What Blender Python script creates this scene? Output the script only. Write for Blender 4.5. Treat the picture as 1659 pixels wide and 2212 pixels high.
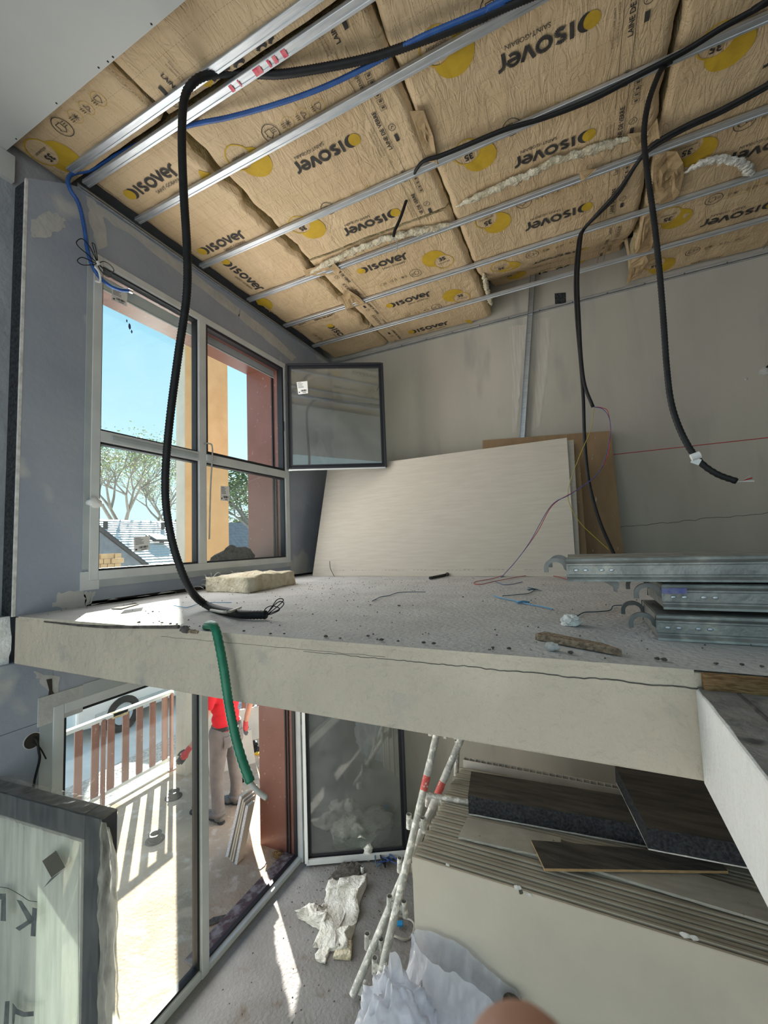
import bpy, bmesh, math, random
from mathutils import Vector, Matrix, noise
for o in list(bpy.data.objects): bpy.data.objects.remove(o, do_unlink=True)
SC = bpy.context.scene
COL = SC.collection
random.seed(7)

# ------------------------------------------------------------------ camera
W, H, F = 1659.0, 2212.0, 891.0
CAM = Vector((0.0, 0.0, 3.09))
def _rot(yaw, pit, rol):
    fwd = Vector((-math.sin(yaw)*math.cos(pit), math.cos(yaw)*math.cos(pit), math.sin(pit)))
    r0 = Vector((math.cos(yaw), math.sin(yaw), 0)); u0 = r0.cross(fwd)
    r = r0*math.cos(rol)+u0*math.sin(rol); u = -r0*math.sin(rol)+u0*math.cos(rol)
    return Matrix((r, u, -fwd)).transposed()
RC = _rot(math.radians(25.0), math.radians(4.3), math.radians(-2.11))
cd = bpy.data.cameras.new('camera'); co = bpy.data.objects.new('camera', cd); COL.objects.link(co)
cd.sensor_fit = 'HORIZONTAL'; cd.sensor_width = 36.0; cd.lens = F*36.0/W
cd.clip_start = 0.01; cd.clip_end = 300
cd.dof.use_dof = True; cd.dof.focus_distance = 3.2; cd.dof.aperture_fstop = 18
co.matrix_world = Matrix.Translation(CAM) @ RC.to_4x4()
SC.camera = co

# ------------------------------------------------------------------ world, sun, exposure
wd = bpy.data.worlds.new('sky'); SC.world = wd; wd.use_nodes = True
nt = wd.node_tree; nt.nodes.clear()
tc = nt.nodes.new('ShaderNodeTexCoord'); sp = nt.nodes.new('ShaderNodeSeparateXYZ')
rp = nt.nodes.new('ShaderNodeValToRGB'); bg = nt.nodes.new('ShaderNodeBackground'); ou = nt.nodes.new('ShaderNodeOutputWorld')
nt.links.new(tc.outputs['Generated'], sp.inputs[0]); nt.links.new(sp.outputs['Z'], rp.inputs[0])
e = rp.color_ramp.elements
e[0].position = 0.0; e[0].color = (0.80, 0.92, 1.0, 1)
e[1].position = 0.75; e[1].color = (0.22, 0.50, 0.86, 1)
m_ = e.new(0.18); m_.color = (0.64, 0.93, 1.0, 1)
m_ = e.new(0.42); m_.color = (0.42, 0.77, 0.96, 1)
nt.links.new(rp.outputs[0], bg.inputs[0]); bg.inputs[1].default_value = 1.0
nt.links.new(bg.outputs[0], ou.inputs[0])
SUN_AZ = Vector((0.787, -0.617, 0)); SUN_EL = math.radians(29)
sd = bpy.data.lights.new('sun', 'SUN'); so = bpy.data.objects.new('sun', sd); COL.objects.link(so)
sd.energy = 22.0; sd.angle = math.radians(0.6); sd.color = (1.0, 0.95, 0.86)
ldir = Vector((SUN_AZ.x*math.cos(SUN_EL), SUN_AZ.y*math.cos(SUN_EL), -math.sin(SUN_EL)))
so.rotation_euler = ldir.to_track_quat('-Z', 'Y').to_euler(); so.location = (-8, 8, 9)
# added unseen fill lamp behind the camera, lifting the dim interior
ad = bpy.data.lights.new('rear_fill', 'AREA'); ao = bpy.data.objects.new('rear_fill', ad); COL.objects.link(ao)
ad.shape = 'RECTANGLE'; ad.size = 4.6; ad.size_y = 2.2; ad.energy = 36; ad.color = (1.0, 0.93, 0.80)
ao.location = (-0.3, -2.5, 1.15); ao.rotation_euler = (math.radians(103), 0, 0)
# added area lamps just inside the window and terrace door, boosting the daylight
for nm, loc, sx_, sy_, en in (('window_fill', (-2.60, 2.46, 3.96), 2.0, 1.86, 30), ('door_fill', (-2.60, 2.44, 1.13), 2.15, 2.1, 26)):
    wl_ = bpy.data.lights.new(nm, 'AREA'); wo_ = bpy.data.objects.new(nm, wl_); COL.objects.link(wo_)
    wl_.shape = 'RECTANGLE'; wl_.size = sx_; wl_.size_y = sy_; wl_.energy = en; wl_.color = (1.0, 0.98, 0.93)
    wo_.location = loc; wo_.rotation_euler = (0, math.radians(-90), 0)
vs = SC.view_settings
vs.view_transform = 'Standard'; vs.look = 'None'; vs.gamma = 1.0; vs.use_curve_mapping = False; vs.exposure = 0.25

# ------------------------------------------------------------------ measured placing helpers
def ray(px, py): return RC @ Vector(((px-W/2)/F, -(py-H/2)/F, -1.0))
def onX(px, py, v): d = ray(px, py); return CAM + d*((v-CAM.x)/d.x)
def onY(px, py, v): d = ray(px, py); return CAM + d*((v-CAM.y)/d.y)
def onZ(px, py, v): d = ray(px, py); return CAM + d*((v-CAM.z)/d.z)

# ------------------------------------------------------------------ mesh builder
def V(*a): return Vector(a)
def catmull(pts, n=6):
    P = [Vector(p) for p in pts]
    if len(P) < 3: return P
    P = [P[0]*2-P[1]] + P + [P[-1]*2-P[-2]]
    out = []
    for i in range(1, len(P)-2):
        a, b, c, d = P[i-1:i+3]
        for k in range(n):
            t = k/n
            out.append(0.5*((2*b)+(c-a)*t+(2*a-5*b+4*c-d)*t*t+(3*b-a-3*c+d)*t**3))
    out.append(P[-2]); return out
class MB:
    def __init__(s): s.v = []; s.f = []
    def add(s, vs, fs):
        o = len(s.v); s.v += [Vector(v) for v in vs]; s.f += [tuple(i+o for i in f) for f in fs]; return s
    def box(s, a, b):
        (x0, y0, z0), (x1, y1, z1) = a, b
        return s.add([(x0,y0,z0),(x1,y0,z0),(x1,y1,z0),(x0,y1,z0),(x0,y0,z1),(x1,y0,z1),(x1,y1,z1),(x0,y1,z1)],
                     [(0,3,2,1),(4,5,6,7),(0,1,5,4),(1,2,6,5),(2,3,7,6),(3,0,4,7)])
    def obox(s, c, sx, sy, sz, R=None):
        R = R or Matrix.Identity(3); c = Vector(c); vs = []
        for z in (-1, 1):
            for (x, y) in ((-1,-1),(1,-1),(1,1),(-1,1)): vs.append(c + R @ Vector((x*sx/2, y*sy/2, z*sz/2)))
        return s.add(vs, [(0,3,2,1),(4,5,6,7),(0,1,5,4),(1,2,6,5),(2,3,7,6),(3,0,4,7)])
    def prism(s, poly, d):
        n = len(poly); d = Vector(d); P = [Vector(p) for p in poly]
        return s.add(P+[p+d for p in P], [tuple(range(n))[::-1], tuple(range(n, 2*n))]+[(i, (i+1) % n, n+(i+1) % n, n+i) for i in range(n)])
    def tube(s, pts, r, seg=8, n=0, cap=True, corr=0, rf=None):
        P = [Vector(p) for p in pts]
        if n: P = catmull(P, n)
        if corr:
            Q = [P[0]]; acc = 0
            for a, b in zip(P, P[1:]):
                L = (b-a).length; k = max(1, int(L/corr))
                for j in range(1, k+1): Q.append(a.lerp(b, j/k))
            P = Q
        m = len(P); t0 = (P[1]-P[0]).normalized()
        up = Vector((0,0,1)) if abs(t0.z) < 0.9 else Vector((1,0,0))
        nx = t0.cross(up).normalized(); o = len(s.v)
        for i, p in enumerate(P):
            t = (P[min(i+1, m-1)]-P[max(i-1, 0)])
            t = t.normalized() if t.length > 1e-9 else t0
            nx = (nx - t*nx.dot(t)).normalized(); ny = t.cross(nx)
            rr = r(i/(m-1)) if callable(r) else r
            if corr: rr *= (1.0 if i % 2 else 0.87)
            for k in range(seg):
                a = 2*math.pi*k/seg; q = 1 if rf is None else rf(i/(m-1), a)
                s.v.append(p + nx*math.cos(a)*rr*q + ny*math.sin(a)*rr*q)
        for i in range(m-1):
            for k in range(seg):
                a = o+i*seg+k; b = o+i*seg+(k+1) % seg
                s.f.append((a, b, b+seg, a+seg))
        if cap:
            s.f.append(tuple(o+k for k in range(seg))[::-1]); s.f.append(tuple(o+(m-1)*seg+k for k in range(seg)))
        return s
    def pipe(s, a, b, r, ri, seg=14):       # hollow straight tube
        a = Vector(a); b = Vector(b); t = (b-a).normalized()
        up = Vector((0,0,1)) if abs(t.z) < 0.9 else Vector((1,0,0))
        nx = t.cross(up).normalized(); ny = t.cross(nx); o = len(s.v)
        for p, rr in ((a, r), (b, r), (b, ri), (a, ri)):
            for k in range(seg):
                g = 2*math.pi*k/seg; s.v.append(p + nx*math.cos(g)*rr + ny*math.sin(g)*rr)
        for j in range(4):
            for k in range(seg):
                q = (k+1) % seg; j2 = (j+1) % 4
                s.f.append((o+j*seg+k, o+j*seg+q, o+j2*seg+q, o+j2*seg+k))
        return s
    def ball(s, c, rx, ry, rz, nu=12, nv=8, amp=0, fr=3):
        c = Vector(c); o = len(s.v)
        for j in range(nv+1):
            th = math.pi*j/nv
            for i in range(nu):
                ph = 2*math.pi*i/nu; d = Vector((math.sin(th)*math.cos(ph), math.sin(th)*math.sin(ph), math.cos(th)))
                k = 1+amp*noise.noise(d*fr+c*7)
                s.v.append(c+Vector((d.x*rx, d.y*ry, d.z*rz))*k)
        for j in range(nv):
            for i in range(nu):
                a = o+j*nu+i; b = o+j*nu+(i+1) % nu
                s.f.append((a, a+nu, b+nu, b))
        return s
    def grid(s, fn, nu, nv, closed=False):
        o = len(s.v)
        for j in range(nv+1):
            for i in range(nu+1): s.v.append(Vector(fn(i/nu, j/nv)))
        for j in range(nv):
            for i in range(nu):
                a = o+j*(nu+1)+i; s.f.append((a, a+1, a+nu+2, a+nu+1))
        return s
    def build(s, name, mat, parent=None, smooth=False, bevel=0, origin=None, solid=0, sub=0, fixn=True, remesh=0, smo=0):
        if parent is not None: org = Vector(parent['_o'])
        elif origin is not None: org = Vector(origin)
        else:
            xs = [v.x for v in s.v]; ys = [v.y for v in s.v]; zs = [v.z for v in s.v]
            org = Vector(((min(xs)+max(xs))/2, (min(ys)+max(ys))/2, min(zs)))
        me = bpy.data.meshes.new(name)
        me.from_pydata([v-org for v in s.v], [], s.f)
        if fixn:
            bm = bmesh.new(); bm.from_mesh(me); bmesh.ops.recalc_face_normals(bm, faces=bm.faces); bm.to_mesh(me); bm.free()
        if smooth:
            for p in me.polygons: p.use_smooth = True
        if mat: me.materials.append(mat)
        o = bpy.data.objects.new(name, me); COL.objects.link(o)
        if parent is not None:
            o.parent = parent
            o['_o'] = tuple(org)
        else:
            o.location = org; o['_o'] = tuple(org)
        if remesh:
            r = o.modifiers.new('r', 'REMESH'); r.mode = 'VOXEL'; r.voxel_size = remesh; r.use_smooth_shade = True
        if smo:
            r = o.modifiers.new('s', 'SMOOTH'); r.iterations = smo; r.factor = 0.5
        if solid:
            r = o.modifiers.new('t', 'SOLIDIFY'); r.thickness = solid; r.offset = 0
        if bevel:
            r = o.modifiers.new('b', 'BEVEL'); r.width = bevel; r.segments = 2; r.limit_method = 'ANGLE'
        if sub:
            r = o.modifiers.new('u', 'SUBSURF'); r.levels = sub; r.render_levels = sub
        return o
def thing(name, label, cat, loc, group=None, kind=None):
    o = bpy.data.objects.new(name, None); COL.objects.link(o); o.location = loc; o['_o'] = tuple(loc); o.empty_display_size = 0.05
    if label: o['label'] = label
    if cat: o['category'] = cat
    if group: o['group'] = group
    if kind: o['kind'] = kind
    return o
def tag(o, label, cat, group=None):
    o['label'] = label; o['category'] = cat
    if group: o['group'] = group
    return o
def struct(o, label=None):
    o['kind'] = 'structure'
    if label: o['label'] = label
    return o

# ------------------------------------------------------------------ materials
def mat(name, c1, c2=None, scale=4.0, rough=0.7, metal=0.0, bump=0.0, bscale=30.0, lo=0.35, hi=0.65, detail=5, stretch=None, c3=None, s3=40, lo3=0.62, hi3=0.7, spec=0.5, coord='pos', emit=None):
    m = bpy.data.materials.new(name); m.use_nodes = True; nt = m.node_tree; N = nt.nodes; L = nt.links
    b = N['Principled BSDF']; b.inputs['Roughness'].default_value = rough; b.inputs['Metallic'].default_value = metal
    b.inputs['Specular IOR Level'].default_value = spec
    b.inputs['Base Color'].default_value = (*c1, 1)
    if coord == 'pos':
        g = N.new('ShaderNodeNewGeometry'); vec = g.outputs['Position']
    else:
        g = N.new('ShaderNodeTexCoord'); vec = g.outputs['Object']
    if stretch:
        mp = N.new('ShaderNodeMapping'); mp.inputs['Scale'].default_value = stretch; L.new(vec, mp.inputs[0]); vec = mp.outputs[0]
    def nz(sc, dt, lo, hi):
        n = N.new('ShaderNodeTexNoise'); n.inputs['Scale'].default_value = sc; n.inputs['Detail'].default_value = dt; L.new(vec, n.inputs['Vector'])
        r = N.new('ShaderNodeMapRange'); r.inputs[1].default_value = lo; r.inputs[2].default_value = hi; L.new(n.outputs[0], r.inputs[0])
        return r.outputs[0]
    last = None
    if c2:
        mx = N.new('ShaderNodeMix'); mx.data_type = 'RGBA'
        L.new(nz(scale, detail, lo, hi), mx.inputs[0]); mx.inputs[6].default_value = (*c1, 1); mx.inputs[7].default_value = (*c2, 1); last = mx.outputs[2]
    if c3:
        mx = N.new('ShaderNodeMix'); mx.data_type = 'RGBA'
        L.new(nz(s3, 3, lo3, hi3), mx.inputs[0]); mx.inputs[7].default_value = (*c3, 1)
        if last: L.new(last, mx.inputs[6])
        else: mx.inputs[6].default_value = (*c1, 1)
        last = mx.outputs[2]
    if last: L.new(last, b.inputs['Base Color'])
    if bump:
        n = N.new('ShaderNodeTexNoise'); n.inputs['Scale'].default_value = bscale; n.inputs['Detail'].default_value = 6; L.new(vec, n.inputs['Vector'])
        bp = N.new('ShaderNodeBump'); bp.inputs['Strength'].default_value = bump; bp.inputs['Distance'].default_value = 0.02
        L.new(n.outputs[0], bp.inputs['Height']); L.new(bp.outputs[0], b.inputs['Normal'])
    return m
def glass_mat(name, tint=(0.93, 0.97, 0.96), haze=0.0, hazec=(0.8, 0.8, 0.78), refl=1.0, hs=3.0, hlo=0.35, hhi=0.8, ior=1.52, rough=0.0, stretch=None, trans=0.5):
    m = bpy.data.materials.new(name); m.use_nodes = True; nt = m.node_tree; N = nt.nodes; L = nt.links; N.clear()
    out = N.new('ShaderNodeOutputMaterial'); tr = N.new('ShaderNodeBsdfTransparent'); tr.inputs[0].default_value = (*tint, 1)
    gl = N.new('ShaderNodeBsdfGlossy'); gl.inputs['Roughness'].default_value = rough
    gm = N.new('ShaderNodeNewGeometry'); dt = N.new('ShaderNodeVectorMath'); dt.operation = 'DOT_PRODUCT'
    L.new(gm.outputs['Incoming'], dt.inputs[0]); L.new(gm.outputs['Normal'], dt.inputs[1])
    def mm(op, a, v):
        n = N.new('ShaderNodeMath'); n.operation = op; n.use_clamp = (op == 'MULTIPLY')
        for i, q in enumerate((a, v)):
            if q is None: continue
            if hasattr(q, 'links'): L.new(q, n.inputs[i])
            else: n.inputs[i].default_value = q
        return n
    f0 = ((ior-1)/(ior+1))**2
    c_ = mm('POWER', mm('SUBTRACT', 1.0, mm('ABSOLUTE', dt.outputs['Value'], None).outputs[0]).outputs[0], 5.0)
    fr = mm('ADD', mm('MULTIPLY', c_.outputs[0], 1-f0).outputs[0], f0)
    k = mm('MULTIPLY', fr.outputs[0], refl)
    mx = N.new('ShaderNodeMixShader'); L.new(k.outputs[0], mx.inputs[0]); L.new(tr.outputs[0], mx.inputs[1]); L.new(gl.outputs[0], mx.inputs[2])
    last = mx.outputs[0]
    if haze:
        g = N.new('ShaderNodeNewGeometry'); vec = g.outputs['Position']
        if stretch:
            mp = N.new('ShaderNodeMapping'); mp.inputs['Scale'].default_value = stretch; L.new(vec, mp.inputs[0]); vec = mp.outputs[0]
        n = N.new('ShaderNodeTexNoise'); n.inputs['Scale'].default_value = hs; n.inputs['Detail'].default_value = 6; L.new(vec, n.inputs['Vector'])
        r = N.new('ShaderNodeMapRange'); r.inputs[1].default_value = hlo; r.inputs[2].default_value = hhi; r.inputs[3].default_value = haze*0.4; r.inputs[4].default_value = haze; L.new(n.outputs[0], r.inputs[0])
        d = N.new('ShaderNodeBsdfDiffuse'); d.inputs[0].default_value = (*hazec, 1)
        t2 = N.new('ShaderNodeBsdfTranslucent'); t2.inputs[0].default_value = (*hazec, 1)
        m2 = N.new('ShaderNodeMixShader'); m2.inputs[0].default_value = trans; L.new(d.outputs[0], m2.inputs[1]); L.new(t2.outputs[0], m2.inputs[2])
        m3 = N.new('ShaderNodeMixShader'); L.new(r.outputs[0], m3.inputs[0]); L.new(last, m3.inputs[1]); L.new(m2.outputs[0], m3.inputs[2]); last = m3.outputs[0]
    L.new(last, out.inputs[0])
    return m
M = {}
M['drywall'] = mat('grey_plasterboard', (0.28, 0.31, 0.37), (0.34, 0.365, 0.415), 2.5, 0.85, c3=(0.50, 0.50, 0.48), s3=1.6, lo3=0.62, hi3=0.66, bump=0.15, bscale=25)
M['compound'] = mat('joint_compound', (0.50, 0.49, 0.46), (0.42, 0.42, 0.41), 9, 0.9, bump=0.3, bscale=30)
M['plaster_edge'] = mat('white_gypsum_edge', (0.72, 0.70, 0.66), (0.5, 0.48, 0.44), 30, 0.9)
M['masonry'] = mat('grey_block_wall', (0.33, 0.35, 0.38), (0.42, 0.43, 0.45), 3, 0.9, bump=0.4, bscale=20)
M['graphite'] = mat('graphite_insulation', (0.012, 0.014, 0.018), (0.05, 0.055, 0.06), 60, 0.95, bump=1.0, bscale=90)
M['backwall'] = mat('bare_concrete_wall', (0.44, 0.41, 0.345), (0.36, 0.335, 0.29), 1.1, 0.88, bump=0.12, bscale=14, c3=(0.30, 0.285, 0.26), s3=2.4, lo3=0.60, hi3=0.78, stretch=(1.6, 1, 0.45))
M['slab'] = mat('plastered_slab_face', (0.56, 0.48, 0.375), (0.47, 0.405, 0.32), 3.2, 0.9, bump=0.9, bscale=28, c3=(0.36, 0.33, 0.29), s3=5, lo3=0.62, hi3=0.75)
M['white_lit'] = mat('white_and_lit_plaster', (0.92, 0.91, 0.88), (0.86, 0.85, 0.81), 5, 0.9, bump=0.35, bscale=60)  # real white plaster, and window light put into the slab return's colour
M['mezzfloor'] = mat('dusty_screed', (0.53, 0.52, 0.51), (0.45, 0.44, 0.43), 5, 0.92, bump=0.5, bscale=55, c3=(0.22, 0.20, 0.19), s3=38, lo3=0.69, hi3=0.76)
M['returnfloor'] = mat('dark_dusty_screed', (0.20, 0.185, 0.17), (0.30, 0.275, 0.25), 9, 0.92, bump=0.5, bscale=60, c3=(0.08, 0.075, 0.07), s3=22, lo3=0.6, hi3=0.75)
M['floor'] = mat('concrete_floor', (0.245, 0.24, 0.235), (0.18, 0.17, 0.16), 2.2, 0.9, bump=0.5, bscale=40, c3=(0.14, 0.11, 0.085), s3=6, lo3=0.6, hi3=0.78)
M['drywallceil'] = mat('white_ceiling_board', (0.56, 0.56, 0.53), (0.50, 0.50, 0.48), 1.5, 0.9)
M['dark'] = mat('dark_void', (0.03, 0.024, 0.018), (0.05, 0.04, 0.03), 5, 0.95)
M['steel'] = mat('galvanised_steel', (0.60, 0.62, 0.64), (0.47, 0.50, 0.53), 9, 0.42, metal=0.75, stretch=(1, 8, 8))
M['steeldull'] = mat('worn_galvanised_steel', (0.34, 0.34, 0.315), (0.22, 0.225, 0.21), 14, 0.5, metal=0.55, bump=0.25, bscale=40, c3=(0.44, 0.42, 0.37), s3=9, lo3=0.58, hi3=0.66)
M['darksteel'] = mat('dark_forged_steel', (0.13, 0.13, 0.125), (0.20, 0.20, 0.19), 18, 0.55, metal=0.4)
M['tube'] = mat('paint_spattered_steel_tube', (0.38, 0.38, 0.35), (0.50, 0.49, 0.45), 22, 0.55, metal=0.35, bump=0.4, bscale=60, c3=(0.74, 0.72, 0.66), s3=26, lo3=0.52, hi3=0.62)
M['redtape'] = mat('worn_red_band', (0.55, 0.07, 0.06), (0.62, 0.13, 0.10), 20, 0.6, c3=(0.65, 0.6, 0.55), s3=45, lo3=0.58, hi3=0.66)
M['white_band'] = mat('worn_white_band', (0.66, 0.64, 0.58), (0.4, 0.4, 0.37), 30, 0.6)
M['black'] = mat('black_plastic', (0.010, 0.010, 0.011), rough=0.55, spec=0.3)
M['blackrib'] = mat('black_corrugated_conduit', (0.009, 0.009, 0.010), (0.016, 0.016, 0.017), 20, 0.55, spec=0.3)
M['gasket'] = mat('black_gasket', (0.012, 0.013, 0.018), rough=0.5)
M['bluecon'] = mat('blue_conduit', (0.012, 0.07, 0.27), (0.02, 0.10, 0.33), 20, 0.45)
M['greencon'] = mat('green_conduit', (0.004, 0.125, 0.065), (0.008, 0.17, 0.09), 30, 0.4)
M['greytube'] = mat('grey_plastic_tube', (0.36, 0.34, 0.30), (0.45, 0.43, 0.38), 20, 0.5)
M['pvc'] = mat('white_window_profile', (0.62, 0.64, 0.63), (0.55, 0.57, 0.57), 6, 0.4)
M['pvcgrey'] = mat('grey_green_packing_strip', (0.33, 0.37, 0.38), (0.42, 0.45, 0.45), 5, 0.7)
M['brown'] = mat('brown_red_cladding', (0.20, 0.08, 0.055), (0.235, 0.10, 0.075), 3, 0.36, c3=(0.34, 0.2, 0.17), s3=25, lo3=0.66, hi3=0.72)
M['browndust'] = mat('dusty_brown_sill', (0.10, 0.06, 0.06), (0.28, 0.24, 0.24), 16, 0.7, lo=0.45, hi=0.62)
M['orange'] = mat('orange_render', (0.68, 0.38, 0.17), (0.62, 0.33, 0.14), 4, 0.9, bump=0.3, bscale=60)
M['render'] = mat('beige_render', (0.56, 0.50, 0.42), (0.47, 0.42, 0.35), 3, 0.9, bump=0.3, bscale=50)
M['terrace'] = mat('dusty_terrace_concrete', (0.48, 0.36, 0.26), (0.36, 0.26, 0.18), 2.5, 0.92, bump=0.5, bscale=35, c3=(0.55, 0.45, 0.36), s3=7, lo3=0.55, hi3=0.7)
M['road'] = mat('pale_road', (0.66, 0.65, 0.63), (0.56, 0.55, 0.53), 3, 0.9)
M['gravel'] = mat('gravel_strip', (0.55, 0.54, 0.51), (0.26, 0.25, 0.24), 28, 0.95, bump=1.0, bscale=40)
M['plasterbd'] = mat('cream_plasterboard', (0.55, 0.50, 0.43), (0.49, 0.44, 0.375), 6, 0.9, stretch=(0.8, 4, 9), bump=0.1, bscale=40, lo=0.3, hi=0.7)
M['stackface'] = mat('beige_board_face', (0.58, 0.52, 0.42), (0.52, 0.465, 0.38), 2.5, 0.9, bump=0.12, bscale=30)
M['stackedge'] = mat('board_edge', (0.46, 0.42, 0.34), (0.38, 0.34, 0.27), 3, 0.9)
M['cardboard'] = mat('brown_board', (0.30, 0.20, 0.11), (0.25, 0.165, 0.09), 3, 0.9, stretch=(5, 5, 1), c3=(0.5, 0.42, 0.34), s3=9, lo3=0.7, hi3=0.73)
M['osb'] = mat('chipboard_edge', (0.17, 0.085, 0.03), (0.36, 0.21, 0.09), 40, 0.85, stretch=(1, 3, 6), bump=0.6, bscale=70)
M['chip'] = mat('particle_board', (0.36, 0.27, 0.18), (0.14, 0.10, 0.07), 70, 0.9, bump=0.7, bscale=90)
M['wool'] = mat('white_glass_wool', (0.84, 0.82, 0.76), (0.72, 0.69, 0.61), 12, 0.97, bump=1.0, bscale=40, stretch=(1, 1, 2.5))
M['woolcream'] = mat('cream_glass_wool', (0.72, 0.66, 0.51), (0.56, 0.48, 0.33), 14, 0.97, bump=1.0, bscale=50)
M['woolyellow'] = mat('yellow_glass_wool', (0.66, 0.56, 0.34), (0.45, 0.34, 0.17), 18, 0.97, bump=1.0, bscale=60)
M['darkboard'] = mat('charcoal_foam_face', (0.045, 0.042, 0.038), (0.11, 0.097, 0.082), 5, 0.95, stretch=(0.7, 5, 5), bump=0.4, bscale=30)
M['lightboard'] = mat('pale_offcut', (0.50, 0.48, 0.42), (0.42, 0.40, 0.345), 8, 0.9, c3=(0.2, 0.18, 0.15), s3=30, lo3=0.7, hi3=0.76)
M['honey'] = mat('grey_plastic_panel', (0.62, 0.59, 0.54), (0.54, 0.51, 0.46), 8, 0.7)
M['tissue'] = mat('white_tissue', (0.78, 0.77, 0.74), rough=0.95, bump=0.3, bscale=60)
M['paper'] = mat('white_label_paper', (0.78, 0.78, 0.76), rough=0.8)
M['ink'] = mat('black_print', (0.025, 0.023, 0.022), (0.05, 0.045, 0.04), 30, 0.8)
M['inkthin'] = mat('brown_black_print', (0.07, 0.055, 0.035), rough=0.85)
M['yellowink'] = mat('yellow_print', (0.56, 0.36, 0.02), (0.48, 0.30, 0.02), 8, 0.8, bump=0.2, bscale=20)
M['red'] = mat('red_wire', (0.40, 0.02, 0.02), rough=0.5)
M['bluewire'] = mat('blue_wire', (0.03, 0.07, 0.22), rough=0.5)
M['yellowwire'] = mat('green_yellow_wire', (0.35, 0.28, 0.03), rough=0.5)
M['bluestring'] = mat('blue_string', (0.10, 0.30, 0.50), rough=0.7)
M['darkstring'] = mat('dark_blue_string', (0.04, 0.09, 0.14), rough=0.7)
M['pink'] = mat('pink_paint', (0.75, 0.05, 0.12), (0.85, 0.3, 0.3), 30, 0.6)
M['tshirt'] = mat('red_cotton', (0.70, 0.02, 0.03), (0.62, 0.015, 0.025), 6, 0.9, bump=0.25, bscale=14, coord='obj')
M['trousers'] = mat('grey_canvas', (0.15, 0.13, 0.12), (0.19, 0.165, 0.15), 8, 0.9, bump=0.5, bscale=14, coord='obj')
M['skin'] = mat('skin', (0.52, 0.27, 0.17), (0.46, 0.22, 0.14), 9, 0.6, coord='obj')
M['gloved'] = mat('dark_glove', (0.06, 0.055, 0.06), rough=0.8)
M['glover'] = mat('red_glove', (0.48, 0.05, 0.05), rough=0.8)
M['leather'] = mat('black_leather', (0.02, 0.02, 0.02), rough=0.5)
M['shoe'] = mat('grey_work_shoe', (0.18, 0.165, 0.14), (0.11, 0.10, 0.09), 20, 0.8)
M['hair'] = mat('dark_hair', (0.03, 0.02, 0.015), rough=0.7)
M['wood'] = mat('raw_timber', (0.45, 0.30, 0.15), (0.36, 0.23, 0.11), 6, 0.8, stretch=(2, 12, 12))
M['dirt'] = mat('rubble', (0.05, 0.045, 0.04), (0.12, 0.105, 0.09), 40, 0.95)
M['mirror'] = mat('bright_metal', (0.8, 0.8, 0.8), rough=0.2, metal=1)
M['glass'] = glass_mat('window_glass', haze=0.02, hs=5)
M['glassclean'] = glass_mat('clear_glass')
M['glassdusty'] = glass_mat('dusty_door_glass', tint=(0.88, 0.93, 0.92), haze=0.04, hs=6, hazec=(0.7, 0.72, 0.70))
M['glassleaf'] = glass_mat('tinted_leaf_glass', tint=(0.74, 0.78, 0.76), haze=0.18, refl=3.0, hs=4)
M['film'] = glass_mat('clear_plastic_film', tint=(0.9, 0.9, 0.86), haze=0.16, hazec=(0.8, 0.78, 0.70), hs=6, refl=1.6, ior=1.4, rough=0.12, hlo=0.4, hhi=0.62, stretch=(5, 5, 0.8))
M['filmskirt'] = glass_mat('crumpled_film', tint=(0.88, 0.87, 0.80), haze=0.62, hazec=(0.80, 0.77, 0.66), hs=8, refl=1.8, ior=1.4, rough=0.12, hlo=0.3, hhi=0.6, stretch=(4, 4, 1.2))
M['filmface'] = glass_mat('dusty_film_over_glass', tint=(0.86, 0.87, 0.84), haze=0.93, hazec=(0.80, 0.80, 0.74), hs=9, refl=1.2, rough=0.1, trans=0.16, hlo=0.0, hhi=0.6, stretch=(3, 3, 0.35))
M['bag'] = glass_mat('white_plastic_bag', tint=(0.88, 0.90, 0.95), haze=0.72, hazec=(0.84, 0.86, 0.92), hs=5, refl=1.8, ior=1.45, rough=0.18, hlo=0.3, hhi=0.7)
# ================================================================== SETTING
XL, XR, YB = -2.67, 4.0, 4.33         # lining face, right wall, back wall
ZC, ZM, ZS = 5.39, 2.78, 2.54         # ceiling rails, mezzanine floor, slab underside
YE = 1.15                             # mezzanine edge
XT = 0.215                            # face of the slab return

fl = struct(MB().box((-2.8, -2.6, -0.2), (XR, YB, 0.0)).build('floor', M['floor']))
# ---- left wall: block wall behind, lining boards in front as separate panels
w = MB()
xo, xm = -3.18, -2.80
for a, b in (((xo,-2.6,0),(xm,1.33,2.93)), ((xo,1.33,2.26),(xm,3.54,2.93)), ((xo,3.54,0),(xm,4.6,2.93)),
             ((xo,-2.6,2.93),(xm,1.50,5.85)), ((xo,1.50,5.02),(xm,3.42,5.85)), ((xo,3.42,2.93),(xm,4.6,5.85))):
    w.box(a, b)
wl = struct(w.build('wall_left', M['masonry'], origin=(xm, 1, 0)))
def panel(parent, a, b, m='drywall', name='lining_panel', bev=0.003):
    return MB().box(a, b).build(name, M[m], parent, bevel=bev)
G = 0.0015
# lower lining boards
panel(wl, (xm,-2.6,0), (XL,0.22-G,ZS)); panel(wl, (xm,0.22+G,0), (XL,1.33,2.2))
panel(wl, (xm,0.22+G,2.2+G), (XL,1.33,ZS)); panel(wl, (xm,1.33,2.26), (XL,3.54,ZS)); panel(wl, (xm,3.54+G,0), (XL,YB,ZS))
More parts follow.
